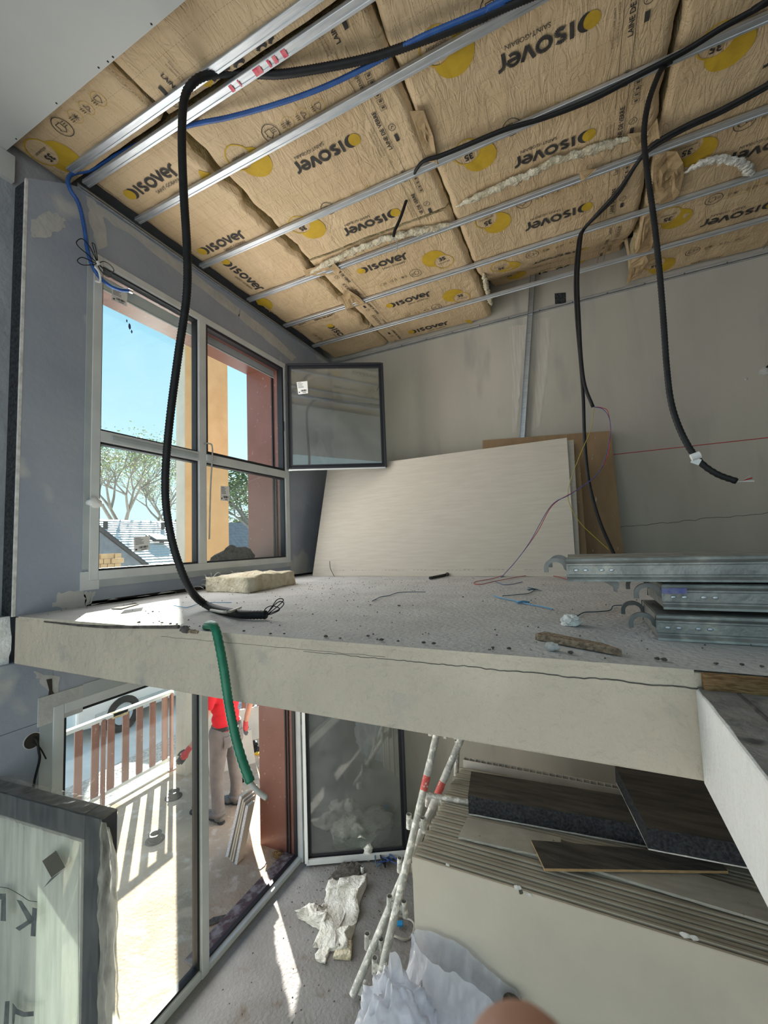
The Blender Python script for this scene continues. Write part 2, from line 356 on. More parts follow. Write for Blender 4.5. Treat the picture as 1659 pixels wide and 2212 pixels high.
# upper lining boards (the first one has its top corner cut away)
top0 = MB(); P0 = [(XL,1.14,ZM),(XL,1.47,ZM),(XL,1.47,5.385),(XL,1.43,5.38),(XL,1.34,5.335),(XL,1.14,5.205)]
top0.prism([(p[0]-0.013, p[1], p[2]) for p in P0], (0.013,0,0)); top0.build('lining_panel', M['drywall'], wl)
ins = MB(); ins.prism([(xm, p[1]+(0.006 if p[1] < 1.2 else 0), p[2]) for p in P0], (0.117,0,0)); ins.build('lining_insulation', M['graphite'], wl)
eg = MB(); eg.prism([(XL-0.0135,1.1385,ZM),(XL+0.0015,1.1385,ZM),(XL+0.0015,1.1385,5.205),(XL-0.0135,1.1385,5.205)], (0,0.012,0)); eg.build('lining_board_edge', M['plaster_edge'], wl)
panel(wl, (xm,1.47+G,ZM+0.025), (XL,3.46,2.93)); panel(wl, (xm,1.47+G,5.0), (XL,3.46,5.385))
panel(wl, (xm,3.46+G,ZM+0.02), (XL,YB,5.385)); panel(wl, (xm,1.47+G,2.93), (XL,1.50,5.0)); panel(wl, (xm,3.42,2.93), (XL,3.46,5.0))
# block wall carries on to the left of the lining: rough plaster lump under it
rp_ = MB()
rp_.grid(lambda u, v: (xm+0.10+0.03*noise.noise(Vector((u*4, v*6, 3)))-0.05*abs(v-.5), -0.6+1.745*u, ZS-0.03+v*0.27), 24, 8)
struct(rp_.build('trim_1', M['white_lit'], solid=0.03), 'rough white plaster band below the cut lining')
# bulkhead at the top left, below the ceiling
struct(MB().box((xm, -1.0, 5.215), (xm+0.03, 1.13, 5.37)).build('trim_2', M['drywallceil']), 'white plaster band at the wall head')
# joint compound smears: thin trowelled skins on the lining
def smear(parent, pts, x=XL, th=0.0016, seed=0, name='compound_smear', axis='x', m='compound'):
    random.seed(seed); n = len(pts); out = []
    for i in range(n):
        a = Vector(pts[i]); b = Vector(pts[(i+1) % n])
        for k in range(5):
            p = a.lerp(b, k/5); out.append(p + Vector((0, random.uniform(-1,1), random.uniform(-1,1)))*0.010*(1 if k else 0.3))
    mb = MB(); mb.prism([(x, p.y, p.z) for p in out], (th,0,0)); return mb.build(name, M[m], parent)
def pxp(lst, x=XL): return [onX(a, b, x) for a, b in lst]
smear(wl, pxp([(68,475),(105,455),(138,470),(142,492),(118,500),(98,515),(66,512)]), seed=1)
smear(wl, pxp([(125,1280),(180,1275),(186,1310),(150,1318),(112,1312)]), seed=2)
smear(wl, pxp([(183,1278),(205,1277),(198,1300),(184,1312)]), seed=3)
smear(wl, pxp([(186,420),(208,436),(225,480),(232,530),(212,540),(192,470)]), seed=4)
smear(wl, pxp([(198,436),(300,500),(420,590),(520,668),(516,684),(410,606),(300,520),(215,465)]), seed=5, th=0.0012)
smear(wl, pxp([(520,668),(600,732),(640,772),(630,780),(575,735),(515,684)]), seed=6, th=0.0012)
smear(wl, pxp([(75,1450),(130,1462),(128,1540),(116,1560),(108,1500),(85,1470)]), seed=8)
smear(wl, pxp([(196,1308),(300,1295),(380,1282),(380,1277),(300,1288),(200,1300)]), seed=9)
# hole in the lower lining with dark void
hl = MB(); hl.prism(pxp([(100,1468),(112,1466),(113,1492),(118,1500),(112,1512),(104,1506),(106,1490)], XL+0.002), (0.002,0,0)); hl.build('broken_hole', M['dark'], wl)
# dark strip in the gap under the upper lining, painting its shade
MB().box((xm+0.02,1.48,ZM), (XL-0.012,3.46,ZM+0.024)).build('gap_shade_strip', M['dark'], wl)

# ---- back wall
bw = struct(MB().box((-3.18, YB, 0), (XR, YB+0.25, 5.85)).build('wall_back', M['backwall']))
def byp(lst, y=YB): return [onY(a, b, y) for a, b in lst]
r1, r2 = byp([(1322,982.5),(1659,945)])
MB().tube([r1-V(0.4,0.0,0), r2+V(1.0,0.0,0)], 0.0035, 6).build('red_chalk_line', M['red'], bw)
hb = MB(); hb.prism([(p.x, YB-0.002, p.z) for p in byp([(1198,634),(1222,632),(1223,655),(1199,657)])], (0,0.004,0)); hb.build('open_fixing_hole', M['graphite'], bw)
random.seed(11)
ck = MB(); a, b = byp([(1330,1140),(1700,1103)])
pts = [a.lerp(b, i/30)+V(0,-0.001,random.uniform(-.008,.008)) for i in range(31)]
ck.tube(pts, 0.0018, 4); ck.build('hairline_crack', M['dirt'], bw)
sk = byp([(1648,802)])[0]
MB().ball(sk+V(0.03,0,0), 0.055, 0.012, 0.035, 14, 8, 0.35, 3).build('broken_plaster_hole', M['compound'], bw)
MB().ball(sk+V(0.05,-0.008,0.03), 0.03, 0.012, 0.014, 12, 6, 0.4, 3).build('cable_hole', M['black'], bw)
MB().ball(byp([(1612,819)])[0], 0.012, 0.006, 0.012).build('plaster_dab', M['compound'], bw)
# damp streaks left by formwork joints
def wall_patch(lst, m, seed):
    random.seed(seed); n = len(lst); P = byp(lst); out = []
    for i in range(n):
        for k in range(6):
            p = P[i].lerp(P[(i+1) % n], k/6); out.append((p.x+random.uniform(-.008,.008), YB-0.001, p.z+random.uniform(-.006,.006)))
    return MB().prism(out, (0,0.003,0)).build('wall_stain', m, bw)
M['streak'] = mat('damp_streak', (0.40, 0.36, 0.31), (0.50, 0.475, 0.42), 6, 0.9, stretch=(9, 1, 0.6), lo=0.3, hi=0.7)
wall_patch([(1098,705),(1140,700),(1128,760),(1122,850),(1115,935),(1105,935),(1108,820)], M['streak'], 3)
wall_patch([(1155,690),(1190,684),(1182,800),(1165,920),(1150,930),(1158,800)], M['streak'], 4)

# ---- right wall (out of frame), keeps the right side of the space closed
struct(MB().box((XR, -2.6, 0), (XR+0.2, YB+0.25, 5.85)).build('wall_right', M['backwall']))

# ---- mezzanine slab with topping; return slab toward the camera
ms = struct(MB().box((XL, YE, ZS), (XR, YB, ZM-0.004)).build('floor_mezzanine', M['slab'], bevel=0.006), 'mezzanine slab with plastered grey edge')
random.seed(5)
top = MB()
nx_, ny_ = 110, 52
def mezz(u, v):
    x = XL+(3.6-XL)*u; y = YE+(YB-YE)*v
    z = ZM + 0.0025*noise.noise(Vector((x*5, y*5, 0))) + 0.0015*noise.noise(Vector((x*19, y*19, 2)))
    if v == 0: y += 0.006*noise.noise(Vector((x*14, 1, 4))) + 0.004*noise.noise(Vector((x*45, 1, 4)))
    return (x, y, z)
top.grid(mezz, nx_, ny_); top.build('screed_surface', M['mezzfloor'], ms, smooth=True)
# ragged lip of the topping along the edge
lip = MB(); pts = []
for i in range(161):
    x = XL+0.04+(XT-XL-0.04)*i/160
    d = 0.010+0.008*abs(noise.noise(Vector((x*9, 0, 5))))+0.006*noise.noise(Vector((x*40, 0, 9)))
    pts.append((x, d))
for i in range(160):
    (x0, d0), (x1, d1) = pts[i], pts[i+1]
    lip.add([(x0,YE-0.003,ZM+0.002),(x1,YE-0.003,ZM+0.002),(x1,YE-0.003,ZM-d1),(x0,YE-0.003,ZM-d0)], [(0,1,2,3)])
lip.build('screed_lip', M['slab'], ms)
ck = MB(); pts = []
for i in range(90):
    x = -0.85+1.07*i/89; pts.append((x, YE-0.0005, 2.741+0.004*noise.noise(Vector((x*12,0,0)))+0.003*noise.noise(Vector((x*50,0,0)))))
ck.tube(pts, lambda t: 0.0006+0.0012*t, 5); ck.build('edge_crack', M['dirt'], ms)
ck = MB(); pts = [(-1.55+1.0*i/60, YE-0.0003, 2.747+0.003*noise.noise(Vector((i*.3,0,0)))) for i in range(61)]
ck.tube(pts, 0.0006, 4); ck.build('edge_crack', M['dirt'], ms)
# broken corner on the slab edge
cp = onY(400,1360,YE-0.004)
MB().ball(cp, 0.028, 0.010, 0.014, 12, 8, 0.5, 4).build('broken_edge', M['dirt'], ms)
MB().ball(cp+V(0.045,-0.002,-0.004), 0.03, 0.008, 0.007, 12, 8, 0.5, 4).build('broken_edge', M['chip'], ms)
ck = MB(); a = onY(386,1354,YE-0.003); ck.tube([(XL+0.28,YE-0.003,ZM-0.012),(-2.1,YE-0.003,ZM-0.016),(-1.9,YE-0.004,ZM-0.013),a], lambda t: 0.004+0.004*t, 6); ck.build('edge_cavity', M['dirt'], ms)
rs = struct(MB().box((XT, -2.0, ZS-0.005), (XR, YE, 2.742)).build('floor_return', M['white_lit'], bevel=0.006), 'slab return with window light whitened into its side face')  # near-white colour carries the window light falling on the side face
rt = MB(); rt.grid(lambda u, v: (XT+0.004+(XR-XT)*u+(0.006*noise.noise(Vector((1, v*80, 3))) if u == 0 else 0), -2.0+(YE+2.0)*v, 2.7445+0.002*noise.noise(Vector((u*30, v*30, 1)))), 60, 60)
rt.build('dark_screed', M['returnfloor'], rs, smooth=True)
MB().box((XT+0.012, YE-0.022, 2.744), (XR-0.5, YE-0.002, 2.779)).build('chipboard_edge_strip', M['osb'], rs, bevel=0.003)
# pale ridge along the return's border
rg = MB(); rg.tube([(XT+0.07, YE-0.03, 2.745),(XT+0.075, 0.9, 2.746),(XT+0.072, 0.4, 2.745),(XT+0.07,-1.5,2.745)], 0.004, 6, 6); rg.build('screed_ridge', M['dirt'], rs)

# ---- ceiling: deck above, white board in the near corner
struct(MB().box((-3.18, -2.6, 5.85), (XR+0.2, YB+0.25, 6.0)).build('ceiling', M['dark']))
cb = struct(MB().box((-3.4, -2.4, 5.372), (3.5, 1.09, 5.385)).build('ceiling_board', M['drywallceil']), 'white ceiling board in the near corner')
for i, (a, b) in enumerate([(327,52),(244,123),(233,133),(213,146),(122,223),(35,300)]):
    MB().ball(onZ(a, b, 5.372), 0.005, 0.005, 0.002, 8, 5).build('screw_head', M['black'], cb)

# ---- perimeter tracks
t = MB(); t.box((XL, 1.40, 5.352), (XL+0.028, YB, 5.356)); t.box((XL, 1.40, 5.352), (XL+0.002, YB, 5.392)); t.box((XL+0.026, 1.40, 5.352), (XL+0.028, YB, 5.362))
struct(t.build('trim_3', M['steel']), 'galvanised edge track along the window wall')
t = MB(); t.box((XL, YB-0.03, 5.352), (XR, YB, 5.356)); t.box((XL, YB-0.002, 5.352), (XR, YB, 5.395)); t.box((XL, YB-0.03, 5.352), (XR, YB-0.028, 5.372))
tb = struct(t.build('trim_4', M['steel']), 'galvanised edge track along the back wall')
for i in range(12):
    x = -1.7+i*0.3
    MB().ball((x, YB-0.031, 5.362), 0.006, 0.003, 0.006, 8, 5).build('screw_head', M['dirt'], tb)

# ================================================================== WINDOW (upper) and DOOR (lower)
def fr(parent, a, b, name, m='pvc', bev=0.004): return MB().box(a, b).build(name, M[m], parent, bevel=bev)
XW0, XW1 = -2.735, -2.660
w1 = thing('window_1', 'white two-column window with an open inward casement above the mezzanine', None, (XL, 2.46, 2.93), kind='structure')
y0, ym, y1 = 1.50, 2.335, 3.42; z0, zt, z1 = 2.93, 3.825, 5.0
fr(w1, (XW0,y0,z0), (XW1,y0+0.055,z1), 'jamb'); fr(w1, (XW0,y1-0.055,z0), (XW1,y1,z1), 'jamb')
fr(w1, (XW0,y0+0.055,z1-0.05), (XW1,y1-0.055,z1), 'head'); fr(w1, (XW0,y0+0.055,z0), (XW1,y1-0.055,z0+0.055), 'bottom_rail')
fr(w1, (XW0,ym-0.035,z0+0.055), (XW1,ym+0.035,z1-0.05), 'mullion')
tl = fr(w1, (XW0,y0+0.055,zt-0.035), (XW1,ym-0.035,zt+0.035), 'transom'); fr(w1, (XW0,ym+0.035,zt-0.035), (XW1,y1-0.055,zt+0.035), 'transom')
fr(w1, (XW1,y0+0.12,zt-0.018), (XW1+0.012,ym-0.055,zt+0.012), 'cover_strip', 'pvcgrey')
def gaskets(parent, ya, yb, za, zb, wd, x0=-2.730, x1=-2.668, mm='gasket'):
    for a, b in (((x0,ya,za),(x1,ya+wd,zb)), ((x0,yb-wd,za),(x1,yb,zb)), ((x0,ya+wd,za),(x1,yb-wd,za+wd)), ((x0,ya+wd,zb-wd),(x1,yb-wd,zb))):
        fr(parent, a, b, 'gasket', mm, 0)
ql = [(y0+0.055, ym-0.035, z0+0.055, zt-0.035), (ym+0.035, y1-0.055, z0+0.055, zt-0.035), (y0+0.055, ym-0.035, zt+0.035, z1-0.05)]
for (a, b, c, d) in ql:
    gaskets(w1, a, b, c, d, 0.013, -2.732, -2.680)
    MB().box((-2.712, a+0.004, c+0.004), (-2.706, b-0.004, d-0.004)).build('pane', M['glass'], w1)
# rebate of the open light: black seal, brown outer frame
gaskets(w1, ym+0.035, y1-0.055, zt+0.035, z1-0.05, 0.024, -2.735, -2.672)
gaskets(w1, ym+0.035, y1-0.055, zt+0.035, z1-0.05, 0.020, -2.775, -2.737, 'brown')
# exposed grey packing strips and taped corners round the frame
for a, b in (((XL-0.002,1.465,3.0),(XL+0.006,1.50,4.95)), ((XL-0.002,1.56,2.885),(XL+0.006,3.36,2.93))):
    fr(w1, a, b, 'packing_strip', 'pvcgrey', 0)
fr(w1, (XL,1.455,2.875), (XL+0.007,1.56,2.93), 'tape_corner', 'pvc', 0); fr(w1, (XL,1.455,2.93), (XL+0.007,1.50,2.985), 'tape_corner', 'pvc', 0)
fr(w1, (XL,3.36,2.89), (XL+0.007,3.45,2.95), 'tape_corner', 'compound', 0)
MB().ball(onX(205,1086,XL+0.02), 0.02, 0.045, 0.03, 12, 8, 0.35, 2).build('foam_wad', M['tissue'], w1, smooth=True)
# roller shutter bottom in the head
for a, b, m in (((-2.83,y0,4.885),(-2.80,y1-0.02,4.965),'pvc'), ((-2.815,y0,4.872),(-2.80,y1-0.02,4.888),'pvcgrey')):
    fr(w1, a, b, 'shutter_slat', m)
# hinges on the far jamb
for z in (3.93, 4.24, 4.53, 4.83):
    MB().tube([(XW1+0.012, 3.405, z-0.035), (XW1+0.012, 3.405, z+0.035)], 0.010, 8).build('hinge', M['pvc'], w1)
fr(w1, (XW1-0.02,y1-0.058,4.28), (XW1-0.004,y1-0.054,4.38), 'striker_plate', 'mirror', 0)
def leaf(parent, hinge, dirv, width, za, zb, prof, glassm, t=0.05, pname='sash', outer='gasket', inner='pvc'):
    d = Vector((dirv[0], dirv[1], 0)).normalized(); n = Vector((-d.y, d.x, 0)); R = Matrix((d, n, Vector((0,0,1)))).transposed()
    h = Vector(hinge)
    def ob(u0, u1, za_, zb_, dn, tt, name, m, par, bev=0.003):
        c = h + d*((u0+u1)/2) + n*dn; c.z = (za_+zb_)/2
        return MB().obox(c, u1-u0, tt, zb_-za_, R).build(name, M[m], par, bevel=bev)
    s = bpy.data.objects.new(pname, None); COL.objects.link(s); s.parent = parent; s['_o'] = tuple(parent['_o']); s.empty_display_size = 0.05
    p = prof
    for u0, u1, a, b, nm in ((0,p,za,zb,'stile'), (width-p,width,za,zb,'stile'), (p,width-p,za,za+p,'rail'), (p,width-p,zb-p,zb,'rail')):
        ob(u0, u1, a, b, 0.012, t*0.55, nm, outer, s)
    for u0, u1, a, b, nm in ((-.004,p*.45,za,zb,'edge_trim'), (width-p*.45,width+.004,za,zb,'edge_trim'), (p*.45,width-p*.45,za-.004,za+p*.45,'edge_trim'), (p*.45,width-p*.45,zb-p*.45,zb+.004,'edge_trim')):
        ob(u0, u1, a, b, -0.010-t*0.05, t*0.5, nm, inner, s)
    for u0, u1, a, b in ((p,p+.012,za+p,zb-p), (width-p-.012,width-p,za+p,zb-p), (p+.012,width-p-.012,za+p,za+p+.012), (p+.012,width-p-.012,zb-p-.012,zb-p)):
        ob(u0, u1, a, b, 0.004, t*0.5, 'glazing_bead', 'gasket', s, 0)
    ob(p, width-p, za+p, zb-p, 0.0, 0.008, 'pane', glassm, s, 0)
    return s, d, n, R, h
sash, sd_, sn_, sR, sh = leaf(w1, (-2.615, 3.345, 0), (0.87, 0.47), 1.00, 3.865, 4.965, 0.035, 'glassleaf', inner='gasket')
# pale lower weather bar of the sash
c = sh + sd_*0.5 + sn_*(-0.022); c.z = 3.858
MB().obox(c, 0.98, 0.012, 0.014, sR).build('weather_bar', M['pvc'], sash)
def sticker(parent, corners, lift, rows=5, barcode=True):
    """paper label: corners tl,tr,br,bl in world, facing 'lift'"""
    tl, tr, br, bl = [Vector(p)+Vector(lift) for p in corners]
    l = MB().add([tl, tr, br, bl], [(0,1,2,3)]).build('label', M['paper'], parent, fixn=False)
    ik = MB(); lf = Vector(lift)*0.6
    def q(u0, v0, u1, v1):
        def at(u, v): return (tl.lerp(tr, u)).lerp(bl.lerp(br, u), v)+lf
        ik.add([at(u0,v0), at(u1,v0), at(u1,v1), at(u0,v1)], [(0,1,2,3)])
    random.seed(3)
    for i in range(rows): q(0.08, 0.07+i*0.10, 0.3+random.random()*0.5, 0.10+i*0.10)
    if barcode:
        for i in range(12): q(0.3+i*0.05, 0.66, 0.3+i*0.05+random.choice((0.02,0.035)), 0.82)
        q(0.08, 0.80, 0.2, 0.9); q(0.45, 0.88, 0.8, 0.92)
    ik.build('label_print', M['ink'], parent, fixn=False)
def leafpt(u, z, off): p = sh + sd_*u + sn_*off; p.z = z; return p
sticker(sash, [leafpt(.105,4.775,-.006), leafpt(.215,4.785,-.006), leafpt(.22,4.655,-.006), leafpt(.12,4.645,-.006)], -sn_*0.002)
def xpl(lst, x): return [onX(a, b, x) for a, b in lst]
sticker(w1, xpl([(476,1050),(495,1051),(495,1083),(476,1081)], -2.704), (0.002,0,0))
sticker(w1, xpl([(288,1161),(324,1158),(323,1187),(289,1193)], -2.704), (0.002,0,0))
sticker(w1, xpl([(241,620),(275,634),(273,662),(241,648)], -2.704), (0.002,0,0))
# strap hanging from the transom
a = onX(455, 968, XW1); MB().tube([a+V(0,-0.07,0.02), a+V(0.01,-0.03,0.03), a+V(0.02,0,-.01), onX(455,1050,XW1+0.02), onX(452,1165,XW1+0.02)], 0.006, 6, 6).build('hanging_strap', M['greytube'], w1)
fr(w1, (XW1,2.36,3.80), (XW1+0.014,2.44,3.85), 'strap_clip', 'pvc')
# scratches of dirt on the glass
a = onX(280, 705, -2.703)
for k, (dy, dz, r) in enumerate([(0,0,.02),(.015,-.03,.012),(-.02,.03,.01)]):
    MB().ball(a+V(0,dy,dz), 0.002, r*0.5, r, 8, 6, 0.6, 3).build('dirt_smudge', M['bluewire'], w1)

d1 = thing('door_1', 'tall glazed terrace door with a fixed light and an open leaf', None, (XL, 2.44, 0), kind='structure')
Y0, YM, Y1 = 1.33, 2.34, 3.54; Z1 = 2.26
fr(d1, (XW0,Y0,0.0), (XW1,Y0+0.055,Z1), 'jamb'); fr(d1, (XW0,Y1-0.05,0.0), (XW1+0.02,Y1,Z1), 'jamb')
fr(d1, (XW0,Y0+.055,Z1-.055), (XW1,Y1-.05,Z1), 'head')
fr(d1, (XW0,Y0+.055,0.0), (XW1,YM-.04,0.06), 'bottom_rail'); fr(d1, (XW0+0.03,YM-.04,0.0), (XW1,Y1-.05,0.045), 'threshold')
fr(d1, (XW0,YM-.035,0.0), (XW1+0.006,YM+.03,Z1-.055), 'mullion')
gaskets(d1, Y0+.055, YM-.035, 0.06, Z1-.055, 0.02, -2.732, -2.680)
MB().box((-2.712, Y0+.06, 0.066), (-2.706, YM-.04, Z1-.06)).build('pane', M['glassdusty'], d1)
gaskets(d1, YM+.03, Y1-.05, 0.046, Z1-.055, 0.016, -2.735, -2.70)
for x0_, x1_, z_ in ((-2.79,-2.74,0.03), (-2.74,-2.715,0.05)):
    fr(d1, (x0_,YM-.03,0.0), (x1_,Y1-.05,z_), 'threshold_track', 'browndust' if z_ < .04 else 'gasket')
fr(d1, (XL,Y0-0.06,0.0), (XL+0.006,Y0,2.20), 'packing_strip', 'pvcgrey', 0); fr(d1, (XL,1.48,Z1), (XL+0.006,2.9,Z1+0.075), 'packing_strip', 'pvcgrey', 0)
fr(d1, (XL,Y0-0.07,2.18), (XL+0.007,1.48,Z1+0.07), 'tape_corner', 'compound', 0)
for z in (0.25, 1.25, 1.9): MB().tube([(XW1+0.026, Y1-.02, z-.05), (XW1+0.026, Y1-.02, z+.05)], 0.011, 8).build('hinge', M['pvc'], d1)
dl, dd, dn, dR, dh = leaf(d1, (-2.595, 3.475, 0), (0.875, 0.484), 1.0, 0.045, 2.2, 0.045, 'glassleaf', t=0.06, pname='door_leaf', inner='gasket')
c = dh + dd*0.5 + dn*(-0.030); c.z = 0.05
MB().obox(c, 0.98, 0.02, 0.05, dR).build('weather_bar', M['pvc'], dl)
c = dh + dd*0.012 + dn*(-0.02); c.z = 1.12
MB().obox(c, 0.03, 0.05, 2.15, dR).build('hinge_stile', M['pvc'], dl)

# ---- brown metal reveals outside
def reveal(n, y0, y1, z0, z1, label, sill=True):
    r = MB(); x0, x1 = -3.21, -2.765
    r.box((x0,y1-.012,z0-.02), (x1,y1+.006,z1+.02)); r.box((x0,y0-.006,z0-.02), (x1,y0+.012,z1+.02)); r.box((x0,y0,z1-.012), (x1,y1,z1+.01))
    o = struct(r.build('trim_%d' % n, M['brown'], bevel=0.002), label)
    s = MB().box((x0 if z0 > 1 else -2.885,y0 if z0 > 1 else 2.34,z0-.02), (x1,y1-.012,z0 if z0 > 1 else z0+.01)).build('sill_plate', M['browndust'], o)
    for dx in (0.0, 0.035):
        MB().box((x1-0.06-dx,y1-.026,z0), (x1-0.045-dx,y1-.012,z1-.012)).build('shutter_guide', M['gasket'], o)
    return o
reveal(5, 1.50, 3.42, 2.95, 5.02, 'brown metal reveal around the upper window')
reveal(6, 1.33, 3.54, 0.012, 2.28, 'brown metal reveal around the terrace door')
# ================================================================== CEILING: kraft-faced insulation, rails, cables
def kraft_mat():
    m = mat('kraft_paper', (0.64, 0.475, 0.29), (0.57, 0.41, 0.24), 2.2, 0.62, spec=0.35)
    nt = m.node_tree; N = nt.nodes; L = nt.links; b = N['Principled BSDF']
    col = b.inputs['Base Color'].links[0].from_socket
    g = N.new('ShaderNodeNewGeometry'); s = N.new('ShaderNodeSeparateXYZ'); L.new(g.outputs['Position'], s.inputs[0])
    def mth(op, a, v=None):
        n = N.new('ShaderNodeMath'); n.operation = op
        if hasattr(a, 'links'): L.new(a, n.inputs[0])
        else: n.inputs[0].default_value = a
        if v is not None:
            if hasattr(v, 'links'): L.new(v, n.inputs[1])
            else: n.inputs[1].default_value = v
        return n.outputs[0]
    def frac(o, per, off=0.0): return mth('FRACT', mth('MULTIPLY', mth('ADD', o, off+50), 1/per))
    def line(o, q):
        a = mth('LESS_THAN', frac(o, 0.1), 0.02); d = mth('LESS_THAN', frac(q, 0.0167), 0.6); return mth('MULTIPLY', a, d)
    l = mth('MAXIMUM', line(s.outputs[0], s.outputs[1]), line(s.outputs[1], s.outputs[0]))
    mx = N.new('ShaderNodeMix'); mx.data_type = 'RGBA'; L.new(mth('MULTIPLY', l, 0.55), mx.inputs[0]); L.new(col, mx.inputs[6]); mx.inputs[7].default_value = (0.13, 0.085, 0.045, 1)
    L.new(mx.outputs[2], b.inputs['Base Color'])
    # creases
    n1 = N.new('ShaderNodeTexNoise'); n1.inputs['Scale'].default_value = 3.2; n1.inputs['Detail'].default_value = 2; n1.inputs['Distortion'].default_value = 1.2; L.new(g.outputs['Position'], n1.inputs['Vector'])
    a = mth('ABSOLUTE', mth('SUBTRACT', n1.outputs[0], 0.5))
    mp = N.new('ShaderNodeMapping'); mp.inputs['Scale'].default_value = (8, 2.2, 2.2); L.new(g.outputs['Position'], mp.inputs[0])
    n2 = N.new('ShaderNodeTexNoise'); n2.inputs['Scale'].default_value = 2.2; n2.inputs['Detail'].default_value = 5; n2.inputs['Distortion'].default_value = 2; L.new(mp.outputs[0], n2.inputs['Vector'])
    a2 = mth('ABSOLUTE', mth('SUBTRACT', n2.outputs[0], 0.5))
    hsum = mth('ADD', mth('MINIMUM', a, 0.10), mth('MULTIPLY', mth('MINIMUM', a2, 0.12), 0.7))
    bp = N.new('ShaderNodeBump'); bp.inputs['Strength'].default_value = 0.55; bp.inputs['Distance'].default_value = 0.05
    L.new(hsum, bp.inputs['Height']); L.new(bp.outputs[0], b.inputs['Normal'])
    return m
M['kraft'] = kraft_mat()
M['kraftflap'] = mat('torn_kraft_flap', (0.46, 0.33, 0.18), (0.36, 0.24, 0.12), 6, 0.7, bump=0.6, bscale=18)
ZK = 5.418
SE = [-2.665, -1.87, -0.66, 0.57, 1.78, 3.0]
def hk(x, y):
    z = ZK + 0.010*noise.noise(Vector((x*2.3, y*2.3, 1.0))) + 0.009*abs(noise.noise(Vector((x*6.5, y*4.0, 5.0)))) + 0.003*noise.noise(Vector((x*18, y*14, 9)))
    if -0.665 <= x <= 0.566:
        t = min(1, max(0, (y-3.45)/0.9)); z += 0.33*t*t*(3-2*t)
    return z
def batt(x0, x1, y0, y1, label, j0=0.012, j1=0.012, sd=0, thick=0.20, gapy=0.006):
    nx = max(6, int((x1-x0)/0.024)); ny = max(6, int((y1-y0)/0.024))
    top = []; V_ = []; Fc = []
    def pt(i, j):
        u = i/nx; v = j/ny; y = y0+(y1-y0)*v
        xa = x0 + j0*(0.6+0.9*noise.noise(Vector((sd, y*7, 2)))) + 0.004*noise.noise(Vector((sd, y*40, 2)))
        xb = x1 - j1*(0.6+0.9*noise.noise(Vector((sd+9, y*7, 2)))) - 0.004*noise.noise(Vector((sd, y*37, 8)))
        x = xa+(xb-xa)*u
        yy = y
        if j == 0: yy += gapy*noise.noise(Vector((x*9, sd, 1)))
        if j == ny: yy -= 0.002
        e = min(u*(xb-xa), (1-u)*(xb-xa))
        z = hk(x, yy) + 0.030*max(0, 1-e/0.028)**2
        return Vector((x, yy, z))
    for j in range(ny+1):
        for i in range(nx+1): V_.append(pt(i, j))
    for j in range(ny):
        for i in range(nx):
            a = j*(nx+1)+i; Fc.append((a, a+nx+1, a+nx+2, a+1))
    mb = MB(); mb.v = V_; mb.f = Fc
    c = Vector(((x0+x1)/2, (y0+y1)/2, ZK))
    t = thing('insulation_batt', label, 'insulation', c, 'kraft faced insulation batts between the ceiling rails')
    mb.build('kraft_facing', M['kraft'], t, smooth=True)
    # wool body: perimeter skirt
    body = MB(); ring = [(i, 0) for i in range(nx)]+[(nx, j) for j in range(ny)]+[(i, ny) for i in range(nx, 0, -1)]+[(0, j) for j in range(ny, 0, -1)]
    R0 = [pt(i, j) for i, j in ring]; n = len(R0); o = 0
    body.v = [p+V(0,0,0.001) for p in R0]+[Vector((p.x, p.y, min(5.845, max(5.62, p.z+0.14)))) for p in R0]
    body.f = [(k, (k+1) % n, n+(k+1) % n, n+k) for k in range(n)]+[tuple(range(n, 2*n))]
    body.build('wool_body', M['woolyellow'], t)
    return t
B = {}
B['0'] = batt(-2.64, -1.87, 1.46, 3.86, 'kraft insulation batt beside the window wall', j1=0.055, sd=1)
B['0r'] = batt(-2.64, -1.87, 3.87, 4.30, 'short kraft insulation batt in the far window corner', sd=2)
B['1'] = batt(-1.87, -0.66, 1.46, 2.68, 'kraft insulation batt with upside down wordmarks under the blue conduit', j0=0.03, sd=3)
B['1r'] = batt(-1.87, -0.66, 2.70, 4.28, 'kraft insulation batt with upright wordmarks above the open casement', sd=4)
B['2'] = batt(-0.66, 0.57, 1.46, 4.322, 'kraft insulation batt in the middle sloping up to the back wall', j0=0.012, j1=0.02, sd=5)
B['3'] = batt(0.57, 1.78, 1.46, 4.30, 'kraft insulation batt at the right of the hanging cables', j0=0.02, sd=6)
B['4'] = batt(1.78, 3.0, 1.46, 4.30, 'kraft insulation batt at the far right edge of the ceiling', sd=7)
B['f1'] = batt(-1.87, 1.2, 1.0, 1.40, 'kraft insulation batt between the white ceiling board and the double rail', sd=8)
B['f0'] = batt(-2.79, -1.87, 1.0, 1.40, 'kraft insulation batt above the corner of the white ceiling board', sd=9, j1=0.02)

